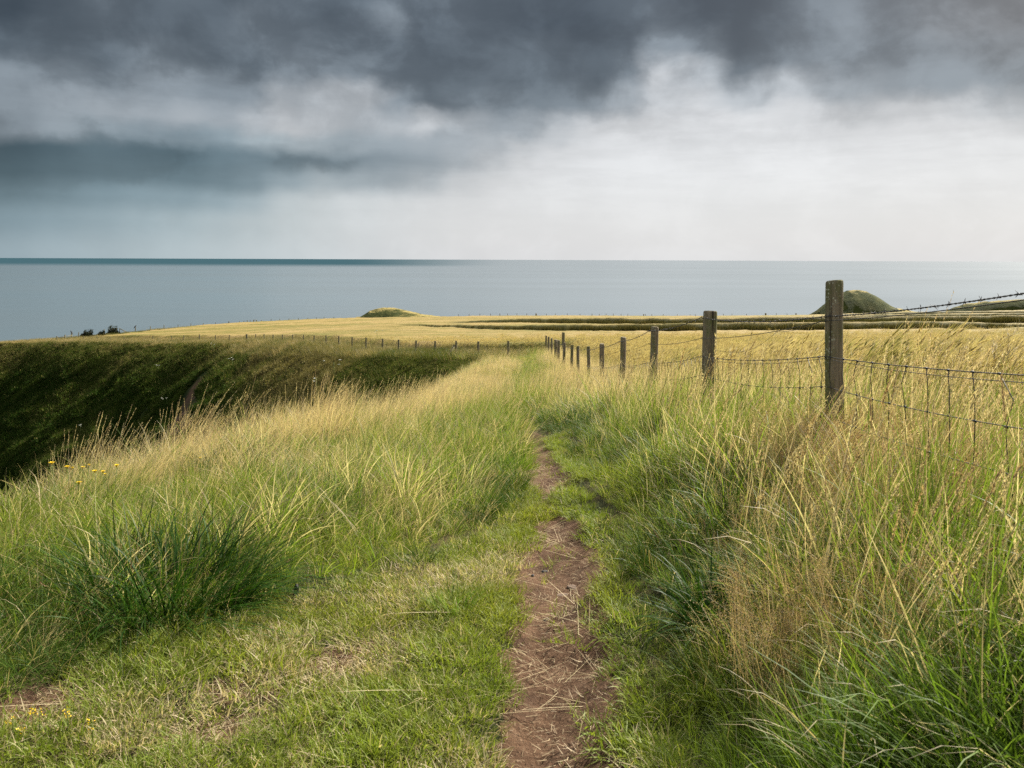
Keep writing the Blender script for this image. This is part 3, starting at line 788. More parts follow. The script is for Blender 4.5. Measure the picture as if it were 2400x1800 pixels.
def scatter(name, pts, rot, scl, dry, hue, idx, sources, label, cat):
    n = len(pts)
    me = bpy.data.meshes.new(name); me.vertices.add(n); me.vertices.foreach_set('co', np.asarray(pts, np.float32).ravel())
    def at(k, t, key, v):
        a = me.attributes.new(k, t, 'POINT'); a.data.foreach_set(key, v.ravel())
    at('rot', 'FLOAT_VECTOR', 'vector', np.asarray(rot, np.float32)); at('scl', 'FLOAT_VECTOR', 'vector', np.asarray(scl, np.float32))
    at('dry', 'FLOAT', 'value', np.asarray(dry, np.float32)); at('hue', 'FLOAT', 'value', np.asarray(hue, np.float32)); at('idx', 'INT', 'value', np.asarray(idx, np.int32))
    o = obj(name, me)
    ng = bpy.data.node_groups.new(name, 'GeometryNodeTree')
    ng.interface.new_socket('Geometry', in_out='INPUT', socket_type='NodeSocketGeometry')
    ng.interface.new_socket('Geometry', in_out='OUTPUT', socket_type='NodeSocketGeometry')
    nn, ln = ng.nodes, ng.links
    gi = nn.new('NodeGroupInput'); go = nn.new('NodeGroupOutput'); ip = nn.new('GeometryNodeInstanceOnPoints')
    ln.new(gi.outputs[0], ip.inputs['Points'])
    gti = nn.new('GeometryNodeGeometryToInstance')
    for s in reversed(sources):
        oi = nn.new('GeometryNodeObjectInfo'); oi.inputs['Object'].default_value = s
        ln.new(oi.outputs['Geometry'], gti.inputs[0])
    ln.new(gti.outputs[0], ip.inputs['Instance'])
    ip.inputs['Pick Instance'].default_value = True
    def na(k, t):
        a = nn.new('GeometryNodeInputNamedAttribute'); a.data_type = t; a.inputs['Name'].default_value = k; return a.outputs['Attribute']
    ln.new(na('idx', 'INT'), ip.inputs['Instance Index'])
    er = nn.new('FunctionNodeEulerToRotation'); ln.new(na('rot', 'FLOAT_VECTOR'), er.inputs[0]); ln.new(er.outputs[0], ip.inputs['Rotation'])
    ln.new(na('scl', 'FLOAT_VECTOR'), ip.inputs['Scale'])
    ln.new(ip.outputs[0], go.inputs[0])
    md = o.modifiers.new('scatter', 'NODES'); md.node_group = ng
    tag(o, label, cat, kind='stuff')
    return o
def rots(n, zr, lean=0., jit=.15):
    r = np.zeros((n, 3)); r[:, 2] = (RNG.random(n) - .5) * 2 * zr
    r[:, 0] = RNG.normal(size=n) * jit; r[:, 1] = lean + RNG.normal(size=n) * jit
    return r
def uni(n, s, lo=.8, hi=1.25):
    k = s * (lo + (hi - lo) * RNG.random(n)); return np.stack([k, k, k * (.85 + .3 * RNG.random(n))], 1)
def sample(n, x0, x1, y0, y1): return x0 + (x1 - x0) * RNG.random(n), y0 + (y1 - y0) * RNG.random(n)
def wedge(X, Y, m=1.2): return np.abs(X) < Y * .68 + m
def wsample(n, y0, y1, xl=-.7, xr=.7, p=1.0, m=1.0):
    """points in the view wedge, denser near when p is small (p=2: even per m2)"""
    t = RNG.random(n); a, b = y0 ** p, y1 ** p
    y = (a + (b - a) * t) ** (1 / p)
    x = (xl * y - m) + ((xr - xl) * y + 2 * m) * RNG.random(n)
    return x, y

# where the mown turf ends and the longer grass begins, left of the path
TB = [hit(*q) for q in [(-300, 1760), (0, 1650), (230, 1548), (420, 1470), (600, 1415), (760, 1385), (930, 1340), (1060, 1300), (1150, 1240), (1215, 1190), (1240, 1120)]]
TURF = TB + [(.3, 7.6), (.34, 5.5), (.40, 4.0), (.42, 3.2), (.36, 2.0), (.3, 1), (-4, 1)]
def rimd(X, Y): return poly_dist(NEAR, X, Y)

# ---- short turf
xa, ya = sample(15000, -3.6, .75, 1.7, 9)
ins_ = inside(TURF, xa, ya) | (np.abs(xa - pathX(ya)) < pathw(ya) + .12)
k = ins_ & wedge(xa, ya) & (RNG.random(len(xa)) > np.maximum(sstep(.05, .35, soil(xa, ya)) * np.where(fbm(xa * 8, ya * 5, 216, 2) > .70, .80, .996), bare(xa, ya) * 1.3))
xa, ya = xa[k], ya[k]; n = len(xa)
edge_ = np.abs(xa - pathX(ya)) < pathw(ya) + .1
dryf = np.clip(.08 + .55 * sstep(.50, .74, fbm(xa * 2.2, ya * 2.2, 131, 4)) + .5 * bare(xa, ya) - np.where(xa > pathX(ya), .5, .15) * edge_, 0, 1)
sc = uni(n, 1.) * (.75 + .8 * fbm(xa * 3, ya * 3, 135, 3))[:, None] 
scatter('turf_grass', np.stack([xa, ya, ground(xa, ya) - .004], 1), rots(n, np.pi, 0, .2), sc, dryf, fbm(xa * 1.3, ya * 1.3, 137, 3), RNG.integers(0, 6, n), [mk_turf(i) for i in range(6)],
        'short yellow green turf beside the bare path', 'turf')

# ---- longer grass (mid height)
def right_u(X, Y): return X - pathX(Y) - pathw(Y) + .8 * sstep(12, 16, Y)
def left_ok(X, Y): return (X < pathX(Y)) & ~inside(TURF, X, Y)
def common(X, Y): return wedge(X, Y) & (soil(X, Y) < .3) & (bare(X, Y) < .5) & (np.abs(X - pathX(Y)) > pathw(Y) * .8 + .03)
def dryness(X, Y):
    u = X - pathX(Y)
    n = fbm(X * .9, Y * .9, 141, 4)
    r = .22 + .40 * sstep(6.5, 13, Y) * sstep(.25, .9, u) + .34 * sstep(.9, 1.6, u) * sstep(5, 7, Y) - .12 * sstep(1.0, .3, u) * sstep(9, 5, Y)
    lf = .12 + .16 * sstep(.1, .9, poly_dist(TB, X, Y)) + .46 * sstep(4.8, 8.5, Y) * sstep(1.7, .5, rimd(X, Y)) + .18 * sstep(9, 16, Y)
    cen = sstep(.9, .2, np.abs(u)) * sstep(14, 20, Y)
    return np.clip(np.where(u > 0, r, lf) * np.clip(-.35 + 2.7 * n, 0, 2.2) - .06 * cen, .03, 1)
gullyin = lambda X, Y: inside(GULLY, X, Y) & (rimd(X, Y) > np.interp(Y, [4, 9, 14], [.35, .8, 1.3]))
xa, ya = wsample(35000, 1.6, 44, p=.80, m=.8)
u = xa - pathX(ya)
k = (((u > 0) & (right_u(xa, ya) > .07) & (xa < 3.4)) | (left_ok(xa, ya) & (xa > -5))) & common(xa, ya) & ~gullyin(xa, ya)
xa, ya, u = xa[k], ya[k], u[k]; n = len(xa)
hgt = np.where(u > 0, .30 + .75 * sstep(.05, .9, right_u(xa, ya)), .36 + .50 * sstep(0, 1.0, poly_dist(TB, xa, ya)))
hgt = hgt * (1 + .45 * sstep(10, 30, ya)) * (.35 + 1.3 * fbm(xa * 1.6, ya * 1.6, 148, 3))
scatter('long_grass', np.stack([xa, ya, ground(xa, ya) - .01], 1), rots(n, 2.2, .05, .18), uni(n, 1.) * hgt[:, None] * np.array([1.05, 1.05, 1.]), dryness(xa, ya) * .9, fbm(xa * 1.1, ya * 1.1, 147, 3), RNG.integers(0, 6, n),
        [mk_mid(i) for i in range(6)], 'long green meadow grass growing on both banks of the footpath', 'grass')

# ---- coarse arching blades, near the viewer
def mk_coarse(k):
    rng = np.random.default_rng(250 + k)
    a = blades(rng, 15, .07, (.26, .62), (.006, .0115), (.05, .5), (.3, 1.3), 8, wind=.4, taper=.6)
    return src('coarse', [a[:3]], M_COARSE)
M_COARSE = grass_mat('coarse_blades', ((.065, .165, .012), (.15, .275, .020), (.22, .29, .03)), ((.48, .39, .21), (.70, .61, .40)), .55, .5, .3)
xa, ya = wsample(7000, 1.8, 12, p=.8, m=.8)
u = xa - pathX(ya)
den = np.where(u > 0, sstep(.25, .7, right_u(xa, ya)) * 1.1, sstep(.0, .5, poly_dist(TB, xa, ya)) * np.where(left_ok(xa, ya), .75, 0)) * (.25 + .9 * sstep(.36, .6, fbm(xa * 1.7, ya * 1.7, 251, 3)))
den = den * (1 - .55 * sstep(.8, 1.1, xa) * sstep(3.4, 2.8, ya))
k = (RNG.random(len(xa)) < den) & common(xa, ya) & (xa < 2.4) & (xa > -5) & ~gullyin(xa, ya)
xa, ya, u = xa[k], ya[k], u[k]; n = len(xa)
sc = uni(n, 1., .6, 1.2) * np.where((u < 0) & (rimd(xa, ya) < .9) & (ya < 6.5), .6, 1.)[:, None] * np.where(u > 0, .55 + .5 * sstep(.3, 1.1, right_u(xa, ya)), .5 + .3 * sstep(.1, .9, poly_dist(TB, xa, ya)))[:, None]
scatter('coarse_grass', np.stack([xa, ya, ground(xa, ya) - .01], 1), rots(n, 1.3, .08, .15), sc, np.clip(.10 + .45 * (fbm(xa * 1.2, ya * 1.2, 255, 3) - .3) * 2, .03, .7), RNG.random(n), RNG.integers(0, 8, n), [mk_coarse(i) for i in range(8)],
        'broad bright green arching blades among the finer grass of the near banks', 'grass')

# ---- tall grass on the banks
xa, ya = wsample(29000, 1.7, 46, p=.95, m=.8)
u = xa - pathX(ya)
den = np.where(u > 0, sstep(.35, 1.05, right_u(xa, ya)), sstep(.25, 1.0, poly_dist(TB, xa, ya)) * np.where(left_ok(xa, ya), 1, 0)) * (.12 + .95 * sstep(.38, .58, fbm(xa * 1.7, ya * 1.7, 151, 3)))
k = (RNG.random(len(xa)) < den) & common(xa, ya) & (xa < 3.2) & (xa > -5) & ~gullyin(xa, ya) & ~((u < 0) & (ya < 4.2) & (rimd(xa, ya) > 1.2))
xa, ya, u = xa[k], ya[k], u[k]; n = len(xa)
pk = np.exp(-(((xa - 1.70) / .32) ** 2 + ((ya - 4.1) / .65) ** 2))
hs = np.where(u > 0, (.62 + .45 * sstep(.3, 1.1, right_u(xa, ya))) * (1 - .4 * pk), np.interp(ya, [4, 6.5, 9], [.46, .60, .80]))
rg = np.where((u < 0) & (rimd(xa, ya) < 1.3), .35 + 1.25 * fbm(xa * 2.1, ya * 2.1, 158, 3), 1.)
hs = hs * np.clip(rg, .4, 1.35)
scatter('tall_grass', np.stack([xa, ya, ground(xa, ya) - .02], 1), rots(n, .7, .16, .14), uni(n, 1., .75, 1.2) * hs[:, None], dryness(xa, ya), fbm(xa * .8, ya * .8, 157, 3), RNG.integers(0, 7, n),
        [mk_tall(i) for i in range(7)], 'tall green and straw coloured grass leaning in the wind by the fence', 'grass')

# ---- dark lush clumps in the hollows of the banks
def mk_lush(k):
    rng = np.random.default_rng(270 + k)
    a = blades(rng, 70, .11, (.18, .46), (.004, .010), (.1, .95), (.5, 1.7), 6, wind=.3)
    return src('lush', [a[:3]], M_LUSH)
xa, ya = wsample(15000, 1.8, 30, p=.8, m=.8)
u = xa - pathX(ya); nz = fbm(xa * 1.25, ya * 1.25, 261, 3)
px, py = to_px(xa, ya, ground(xa, ya))
den = 1.2 * sstep(.52, .62, nz) + .9 * sstep(.75, .25, poly_dist(TB, xa, ya)) * sstep(520, 380, px) * sstep(.35, .5, nz) \
    + .8 * np.exp(-(((px - 1720) / 130) ** 2 + ((py - 1120) / 70) ** 2)) + .95 * sstep(.95, 1.2, xa) * sstep(5.3, 4.8, ya) * sstep(2.9, 3.3, ya) * sstep(.36, .48, nz) \
    + .9 * np.exp(-(((u + .42) / .25) ** 2)) * sstep(12, 15, ya) * sstep(34, 24, ya) + .9 * np.exp(-((np.abs(u) - .28) / .14) ** 2) * sstep(8.2, 9.5, ya) * sstep(13.5, 12, ya)
den = den * (1 - .6 * sstep(.75, 1.0, xa) * sstep(3.3, 2.8, ya))
k = (RNG.random(len(xa)) < den * .9) & (((u > 0) & (right_u(xa, ya) > .14)) | left_ok(xa, ya)) & common(xa, ya) & (xa < 2.6) & (xa > -5) & ~gullyin(xa, ya)
xa, ya, u = xa[k], ya[k], u[k]; n = len(xa)
sc = uni(n, .95, .6, 1.2) * np.where(u > 0, .5 + .5 * sstep(.1, .8, right_u(xa, ya)), .55 + .3 * sstep(.1, .9, poly_dist(TB, xa, ya)))[:, None] * (1 + .35 * sstep(9, 20, ya))[:, None]
scatter('lush_grass', np.stack([xa, ya, ground(xa, ya) - .01], 1), rots(n, 1.5, .05, .18), sc, .04 + .12 * RNG.random(n), RNG.random(n) * .8, RNG.integers(0, 6, n), [mk_lush(i) for i in range(6)],
        'dark lush green clumps of grass among the paler stalks', 'grass')

# ---- oat like seed heads near the viewer on the right
def mk_oat(k):
    rng = np.random.default_rng(460 + k)
    a = blades(rng, 3, .05, (.62, .98), (.0022, .0034), (.0, .2), (.05, .45), 8, wind=.45, taper=.2)
    h = heads(rng, a[3], 1.35, 70, .017, .0045, .22)
    a[2][:, 0] *= .3
    return src('oat', [a[:3], h], M_OAT)
M_OAT = grass_mat('oat_heads', ((.46, .36, .18), (.60, .50, .30)), ((.56, .43, .23), (.78, .67, .45), (.40, .26, .13)), .4)
xa, ya = wsample(900, 2.0, 9, xl=.1, xr=.7, p=1.0, m=.3)
k = (right_u(xa, ya) > .55) & (xa < 2.9) & ~((xa > 1.35) & (ya > 2.6) & (ya < 7) & (RNG.random(len(xa)) < .7)); xa, ya = xa[k], ya[k]; n = len(xa)
scatter('oat_grass', np.stack([xa, ya, ground(xa, ya) - .02], 1), rots(n, .5, .16, .14), uni(n, .86, .7, 1.15), RNG.random(n), RNG.random(n) ** 2, RNG.integers(0, 7, n), [mk_oat(i) for i in range(7)],
        'thick pale and brown seed heads on long stalks in the right foreground', 'grass')

# ---- flowering stalks
xa, ya = wsample(16000, 1.9, 46, p=.9, m=.8)
u = xa - pathX(ya)
den = np.where(u > 0, .9 * sstep(.5, 1.2, right_u(xa, ya)) * (.45 + .55 * sstep(5, 10, ya)), .95 * sstep(1.3, .5, rimd(xa, ya)) * sstep(4.4, 6.5, ya) + .26) * np.where((u < 0) & ~left_ok(xa, ya), 0, 1)
den = den * (1 - .65 * sstep(.95, 1.25, xa) * sstep(5.4, 4.6, ya)) + .9 * sstep(14, 20, ya) * (np.abs(u) > .25)
den = den * (.3 + .9 * sstep(.4, .6, fbm(xa * 1.1, ya * 1.1, 161, 3)))
k = (RNG.random(len(xa)) < den) & common(xa, ya) & (xa < 3.0) & (xa > -5) & ~gullyin(xa, ya)
xa, ya, u = xa[k], ya[k], u[k]; n = len(xa)
hs = np.where(u > 0, .82 + .1 * sstep(.8, 1.4, u), np.interp(ya, [4, 6, 9], [.42, .58, .78]))
rg = np.where((u < 0) & (rimd(xa, ya) < 1.3), .2 + 1.55 * fbm(xa * 2.1, ya * 2.1, 158, 3), 1.)
hs = hs * np.clip(rg, .35, 1.3)
scatter('flowering_grass', np.stack([xa, ya, ground(xa, ya) - .02], 1), rots(n, .55, .16, .12), uni(n, 1., .75, 1.15) * hs[:, None], RNG.random(n) * .8 + .2, RNG.random(n), RNG.integers(0, 7, n),
        [mk_seed(i) for i in range(7)], 'pale gone to seed grass stalks bending right along the bank tops', 'grass')

m = 90
xq, yq = sample(m, 1.95, 3.3, 3.2, 7.5); k = np.abs(xq) < yq * .68
xq, yq = xq[k], yq[k]; n = len(xq)
scatter('tall_stalks', np.stack([xq, yq, ground(xq, yq) - .02], 1), rots(n, .5, .20, .10), uni(n, 1.12, .85, 1.2), .5 + .5 * RNG.random(n), RNG.random(n), RNG.integers(0, 5, n), [mk_seed(i + 20) for i in range(5)],
        'tall pale oat like stalks swaying above the wires beyond the fence', 'grass')

# ---- brown cloudy bent grass, right foreground
xa, ya = sample(3200, .45, 2.6, 2.2, 5.2)
nn_ = fbm(xa * 1.6, ya * 1.6, 171, 3)
px, py = to_px(xa, ya, ground(xa, ya) + .3)
k = (RNG.random(len(xa)) < .55 * sstep(.38, .56, nn_) * sstep(1540, 1650, px) * sstep(2350, 2000, px) * sstep(1330, 1450, py) + .42 * sstep(1.35, 1.6, xa) * sstep(5.2, 4.7, ya) * sstep(2.9, 3.3, ya) + .02) & (right_u(xa, ya) > .4)
xa, ya = xa[k], ya[k]; n = len(xa)
scatter('bent_grass', np.stack([xa, ya, ground(xa, ya) - .01], 1), rots(n, 1.2, .08, .12), uni(n, .68), .2 + .6 * RNG.random(n), RNG.random(n), RNG.integers(0, 5, n), [mk_fuzz(i) for i in range(5)],
        'hazy brown seed heads of bent grass in the right foreground', 'grass')

# ---- barley stalks standing proud of the canopy
xa, ya = wsample(46000, 4.4, 80, xl=-.25, xr=.95, p=1.15, m=.6)
k = inside(CP, xa, ya) & (RNG.random(len(xa)) > sstep(40, 80, ya)) & (poly_dist(CP + CP[:1], xa, ya) > .15)
xa, ya = xa[k], ya[k]; n = len(xa)
zz = np.where(ya < 45, ground(xa, ya), ground(xa, ya))
dr = np.clip(.62 + .8 * (fbm(xa * .35, ya * .5, 181, 4) - .5) * 2, .1, 1)
scatter('barley_stalks', np.stack([xa, ya, zz], 1), rots(n, .5, .06, .08), uni(n, 1.02, .88, 1.12), dr, RNG.random(n), RNG.integers(0, 6, n), [mk_barley(i) for i in range(6)],
        'bearded barley standing behind the wire fence', 'barley')

def mk_edge(k):
    rng = np.random.default_rng(1000 + k)
    a = blades(rng, 60, .4, (.5, .8), (.012, .022), (.0, .25), (.05, .5), 3, wind=.1)
    return src('edge', [a[:3]], M_EDGE)
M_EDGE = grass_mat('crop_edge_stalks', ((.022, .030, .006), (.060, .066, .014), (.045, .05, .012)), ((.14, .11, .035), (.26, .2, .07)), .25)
xs_, ys_, hs_ = [], [], []
for L, xx, hv in STEPS:
    m = int((xx[-1] - xx[0]) * 14); xq = xx[0] + (xx[-1] - xx[0]) * RNG.random(m); yq = L(xq) + RNG.random(m) * 1.1 - .55
    xs_.append(xq); ys_.append(yq); hs_.append(np.interp(xq, xx, hv))
xa, ya, hh = (np.concatenate(q) for q in (xs_, ys_, hs_)); k = (hh > .06) & inside(CP, xa, ya)
xa, ya, hh = xa[k], ya[k], hh[k]; n = len(xa)
zq = ground(xa, ya) + CROP - hh * .25
scatter('crop_edge', np.stack([xa, ya, zq], 1), rots(n, 1.2, .03, .08), uni(n, 1., .8, 1.15) * (hh * 1.55)[:, None] * np.array([.8, .8, 1.]), .12 + .3 * RNG.random(n), RNG.random(n), RNG.integers(0, 4, n), [mk_edge(i) for i in range(4)],
        'dark green stalk faces of the standing crop along the strips in the field', 'barley')

# ---- scrub on the far side of the gully
xa, ya = wsample(90000, 36, 160, xl=-.80, xr=.05, p=1.6, m=2)
xb, yb = sample(16000, -16, -.5, 36, 68)
xa, ya = np.concatenate([xa, xb]), np.concatenate([ya, yb])
g = inside(GULLY, xa, ya)
df = poly_dist(FAR, xa, ya); dn = poly_dist(NEAR, xa, ya)
k = g & (df < 42) & (dn > 2.0) & (df > .3) & (scar(xa, ya) < .22)
xa, ya, df = xa[k], ya[k], df[k]; n = len(xa)
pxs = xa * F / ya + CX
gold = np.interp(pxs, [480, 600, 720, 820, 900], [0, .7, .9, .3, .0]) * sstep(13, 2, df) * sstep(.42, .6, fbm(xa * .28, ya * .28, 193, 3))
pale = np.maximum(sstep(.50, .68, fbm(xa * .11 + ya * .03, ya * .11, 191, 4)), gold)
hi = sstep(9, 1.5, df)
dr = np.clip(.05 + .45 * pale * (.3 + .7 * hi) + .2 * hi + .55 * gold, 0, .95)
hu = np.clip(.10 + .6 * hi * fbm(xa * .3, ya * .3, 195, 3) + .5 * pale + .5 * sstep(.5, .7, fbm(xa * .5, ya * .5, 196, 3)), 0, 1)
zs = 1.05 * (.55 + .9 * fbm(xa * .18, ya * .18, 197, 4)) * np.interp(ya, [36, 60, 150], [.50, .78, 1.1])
zs = zs * np.where((RNG.random(n) < .03) & (df > 6), 1.5, 1.) * np.interp(df, [0, 3], [.6, 1.])
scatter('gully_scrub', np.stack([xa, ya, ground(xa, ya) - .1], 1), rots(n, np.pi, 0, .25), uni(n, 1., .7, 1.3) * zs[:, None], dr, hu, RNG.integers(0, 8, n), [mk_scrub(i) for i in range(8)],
        'dark green scrub and bracken covering the shaded gully side', 'scrub')

# ---- rough strips: beside the mid fence, along the cliff edge, on the mounds
xs_, ys_, ss_, dd_ = [], [], [], []
for n_, (x0, y0) in enumerate(MIDF[:-1]):
    x1, y1 = MIDF[n_ + 1]
    m = 220; t = RNG.random(m); o_ = RNG.random(m) ** 1.4 * -(2.6 + .18 * n_) + 1.6
    xs_.append(x0 + (x1 - x0) * t + .88 * o_); ys_.append(y0 + (y1 - y0) * t + .47 * o_); ss_.append(np.full(m, .75 + .01 * n_)); dd_.append(np.full(m, .28 + .012 * n_))
for (x0, y0), (x1, y1) in zip([MIDF[-1]] + MIDLP[:-1], MIDLP):
    m = 420; t = RNG.random(m); o_ = RNG.random(m) * 9 - 5.5 + RNG.random(m) * 2
    xs_.append(x0 + (x1 - x0) * t + .4 * o_); ys_.append(y0 + (y1 - y0) * t + .9 * o_); ss_.append(np.full(m, .75)); dd_.append(np.full(m, .6))
m = 2600; xx, yy = sample(m, -112, -78, 142, 168); xs_.append(xx); ys_.append(yy); ss_.append(np.full(m, .8)); dd_.append(np.full(m, .65))
for (x0, y0), (x1, y1) in zip(EDGE[2:-2], EDGE[3:-1]):
    m = int(14 * math.hypot(x1 - x0, y1 - y0)); t = RNG.random(m); o_ = RNG.random(m) * 4.5
    xs_.append(x0 + (x1 - x0) * t + (o_ * .8 if x0 < -80 else 0)); ys_.append(y0 + (y1 - y0) * t - (0 if x0 < -80 else o_)); ss_.append(np.full(m, .85)); dd_.append(np.full(m, .35))
xa, ya, sa, da = (np.concatenate(q) for q in (xs_, ys_, ss_, dd_))
n = len(xa)
da = np.clip(da + (fbm(xa * .25, ya * .25, 201, 3) - .5) * 1.2, .05, 1)
scatter('rough_grass', np.stack([xa, ya, ground(xa, ya) - .05], 1), rots(n, .9, .08, .15), uni(n, 1., .7, 1.25) * sa[:, None], da, RNG.random(n), RNG.integers(0, 5, n), [mk_rough(i) for i in range(5)],
        'uncut tawny grass along the field margins and cliff top', 'grass')

# ---- straw litter
xa, ya = sample(2600, -3.2, .7, 2.0, 8.5)
pb = np.maximum(.8 * bare(xa, ya), np.where(np.abs(xa - pathX(ya)) < pathw(ya) + .14, .15, .09))
k = (RNG.random(len(xa)) < pb) & (inside(TURF, xa, ya) | (soil(xa, ya) > .1)) & wedge(xa, ya)
xa, ya = xa[k], ya[k]; n = len(xa)
scatter('straw_litter', np.stack([xa, ya, ground(xa, ya) + .008], 1), rots(n, np.pi, 0, .06), uni(n, .9, .6, 1.3), np.ones(n), RNG.random(n), RNG.integers(0, 6, n), [mk_straw(i) for i in range(6)],
        'bleached straw scattered over the path and worn turf', 'straw')

xa, ya = sample(26000, -3.0, .8, 1.8, 8.6)
k = (RNG.random(len(xa)) < np.maximum(.8 * bare(xa, ya), .34 * soil(xa, ya) * (.1 + 1.2 * fbm(xa * 3, ya * 3, 211, 3)))) & wedge(xa, ya)
xa, ya = xa[k], ya[k]; n = len(xa)
def mk_bits(k):
    rng = np.random.default_rng(950 + k)
    a = blades(rng, 7, .05, (.008, .05), (.0012, .003), (1.35, 1.55), (-.3, .3), 3, taper=.3)
    return src('bits', [a[:3]], M_BITS)
M_BITS = grass_mat('chaff_bits', ((.26, .18, .10), (.40, .31, .18)), ((.20, .13, .07), (.44, .34, .20)), .15)
scatter('chaff', np.stack([xa, ya, ground(xa, ya) + .010], 1), rots(n, np.pi, 0, .05), uni(n, 1., .6, 1.4), RNG.random(n), RNG.random(n), RNG.integers(0, 6, n), [mk_bits(i) for i in range(6)],
        'tiny broken bits of dry grass trodden into the bare earth', 'chaff')

# ------------------------------------------------------------------ path-side fence
def post_mesh(name, h, r, seed, sides=36, lean=(0, 0)):
    rng = np.random.default_rng(seed)
    zs = list(np.linspace(0, h - .016, 14)) + [h - .006, h, h + .003]
    rs = [r * (1.03 - .04 * z / h) for z in zs[:14]] + [r * .95, r * .84, 0.001]
    th = np.linspace(0, 2 * np.pi, sides, endpoint=False)
    lob = 1 + .03 * np.sin(th * 2 + seed) + .018 * np.sin(th * 5 + seed * 2) + rng.normal(size=sides) * .006 - .018 * np.exp(-((th - 4.3 - .6 * math.sin(seed * 1.7)) / .10) ** 2)
    V = []
    for i, (z, q) in enumerate(zip(zs, rs)):
        cx = lean[0] * z + .006 * math.sin(z * 3 + seed); cy = lean[1] * z
        slope = .006 * np.cos(th + seed) if i >= 14 else 0
        V.append(np.stack([cx + q * lob * np.cos(th), cy + q * lob * np.sin(th), z + slope * np.ones(sides) * (q / r)], 1))
    n = len(zs); i = np.arange(n - 1)[:, None] * sides; j = np.arange(sides)[None]; k = (j + 1) % sides
    Q = np.stack([i + j, i + k, i + sides + k, i + sides + j], -1).reshape(-1, 4)
    me = mesh_np(name, np.concatenate(V), Q, M_WOOD, False)
    sm = np.ones(len(me.polygons), bool); sm[-3 * sides:] = False
    me.polygons.foreach_set('use_smooth', sm)
    return me
fence = tag(empty('fence', (FX, FY[0], g1(FX, FY[0]))), 'post and barbed wire fence running down the right bank beside the barley', 'fence')
fo = Vector(fence.location)
rad = [.05, .049, .064, .051, .050, .051, .042, .042, .046, .05, .055, .07, .05, .05, .05]
for i, y in enumerate(FY):
    b = EYE - FGD[i] - .35; t = EYE - FTOP[i]
    x = FX + [0, 0, .0, .01, 0, -.02, .02, 0, .03, 0, -.03, .02, 0, 0, 0][i]
    obj('post', post_mesh('post', t - b, rad[i], i, lean=([.0, .002, .012, .006, .012, .01, -.01, 0, .02, 0, 0, 0, 0, 0, 0][i], 0)), fence, Vector((x, y, b)) - fo)
# strainer brace post inside the run and tall gatepost beyond
obj('post', post_mesh('post', 1.9, .075, 40), fence, Vector((2.75, 42.5, EYE - drop(1321, 779, 42.5) - 1.9)) - fo)
def strand(mb, pts, r, sag=0., sides=5, tw=0, seg=10):
    out = []
    for (a, b) in zip(pts[:-1], pts[1:]):
        a = np.array(a); b = np.array(b)
        for t in np.linspace(0, 1, seg, endpoint=False):
            p = a + (b - a) * t; p[2] -= sag * 4 * t * (1 - t); out.append(p)
    out.append(np.array(pts[-1])); out = np.array(out) - np.array(fo)
    mb.tube(out, r, sides)
    return out
WXO = FX - .058
def wire_pts(ds, n, xo=WXO): return [(xo - (.012 if i == 2 else 0), FY[i], EYE - ds[i]) for i in range(n)]
bw = [-.08, .327, .55, .95, 1.40, 1.82, 2.20, 2.52, 2.81, 3.05, 3.26, 3.54]
mb = MB()
for ph in (0, math.pi):                                    # two twisted strands
    pts = []
    P = np.array(wire_pts(bw, 12)); 
    for a, b in zip(P[:-1], P[1:]):
        m = 150 if a[1] < 8 else 30
        for t in np.linspace(0, 1, m, endpoint=False):
            p = a + (b - a) * t; p[2] -= .035 * 4 * t * (1 - t)
            w = (a[1] + (b[1] - a[1]) * t) * 95 + ph
            pts.append(p + np.array([.0022 * math.cos(w), 0, .0022 * math.sin(w)]))
    mb.tube(np.array(pts) - np.array(fo), .0021, 4)
rb = random.Random(3)
P = np.array(wire_pts(bw, 12))
for a, b in zip(P[:-1], P[1:]):
    m = 26 if a[1] < 14 else 12
    for j in range(m):
        t = (j + .5) / m; p = a + (b - a) * t; p[2] -= .035 * 4 * t * (1 - t); p = p - np.array(fo)
        mb.tube([p + np.array([0, -.007, 0]), p + np.array([0, .007, 0])], .0042, 5)
        for q in range(4):
            an = rb.random() * 6.28; l = .013 + .007 * rb.random()
            dv = np.array([math.cos(an) * l, (rb.random() - .5) * .012, math.sin(an) * l])
            mb.tube([p - dv * .15, p + dv], [.0014, .0009], 4)
obj('barbed_wire', mb.mesh('barbed_wire', M_WIRE), fence)
mb = MB(); strand(mb, wire_pts([-.05, .352, .75, 1.12, 1.56, 1.98, 2.36, 2.68, 2.97, 3.2], 10), .0025, .03)
obj('line_wire', mb.mesh('line_wire', M_WIRE), fence)
mb = MB(); strand(mb, [(FX + .06, 7.75, EYE - .86), (FX + .05, 6.6, EYE - .75), (FX - .03, 5.6, EYE - .50), (WXO, 4.7, EYE - .35)], .0014, .02)
obj('loose_wire', mb.mesh('loose_wire', M_WIRE), fence)
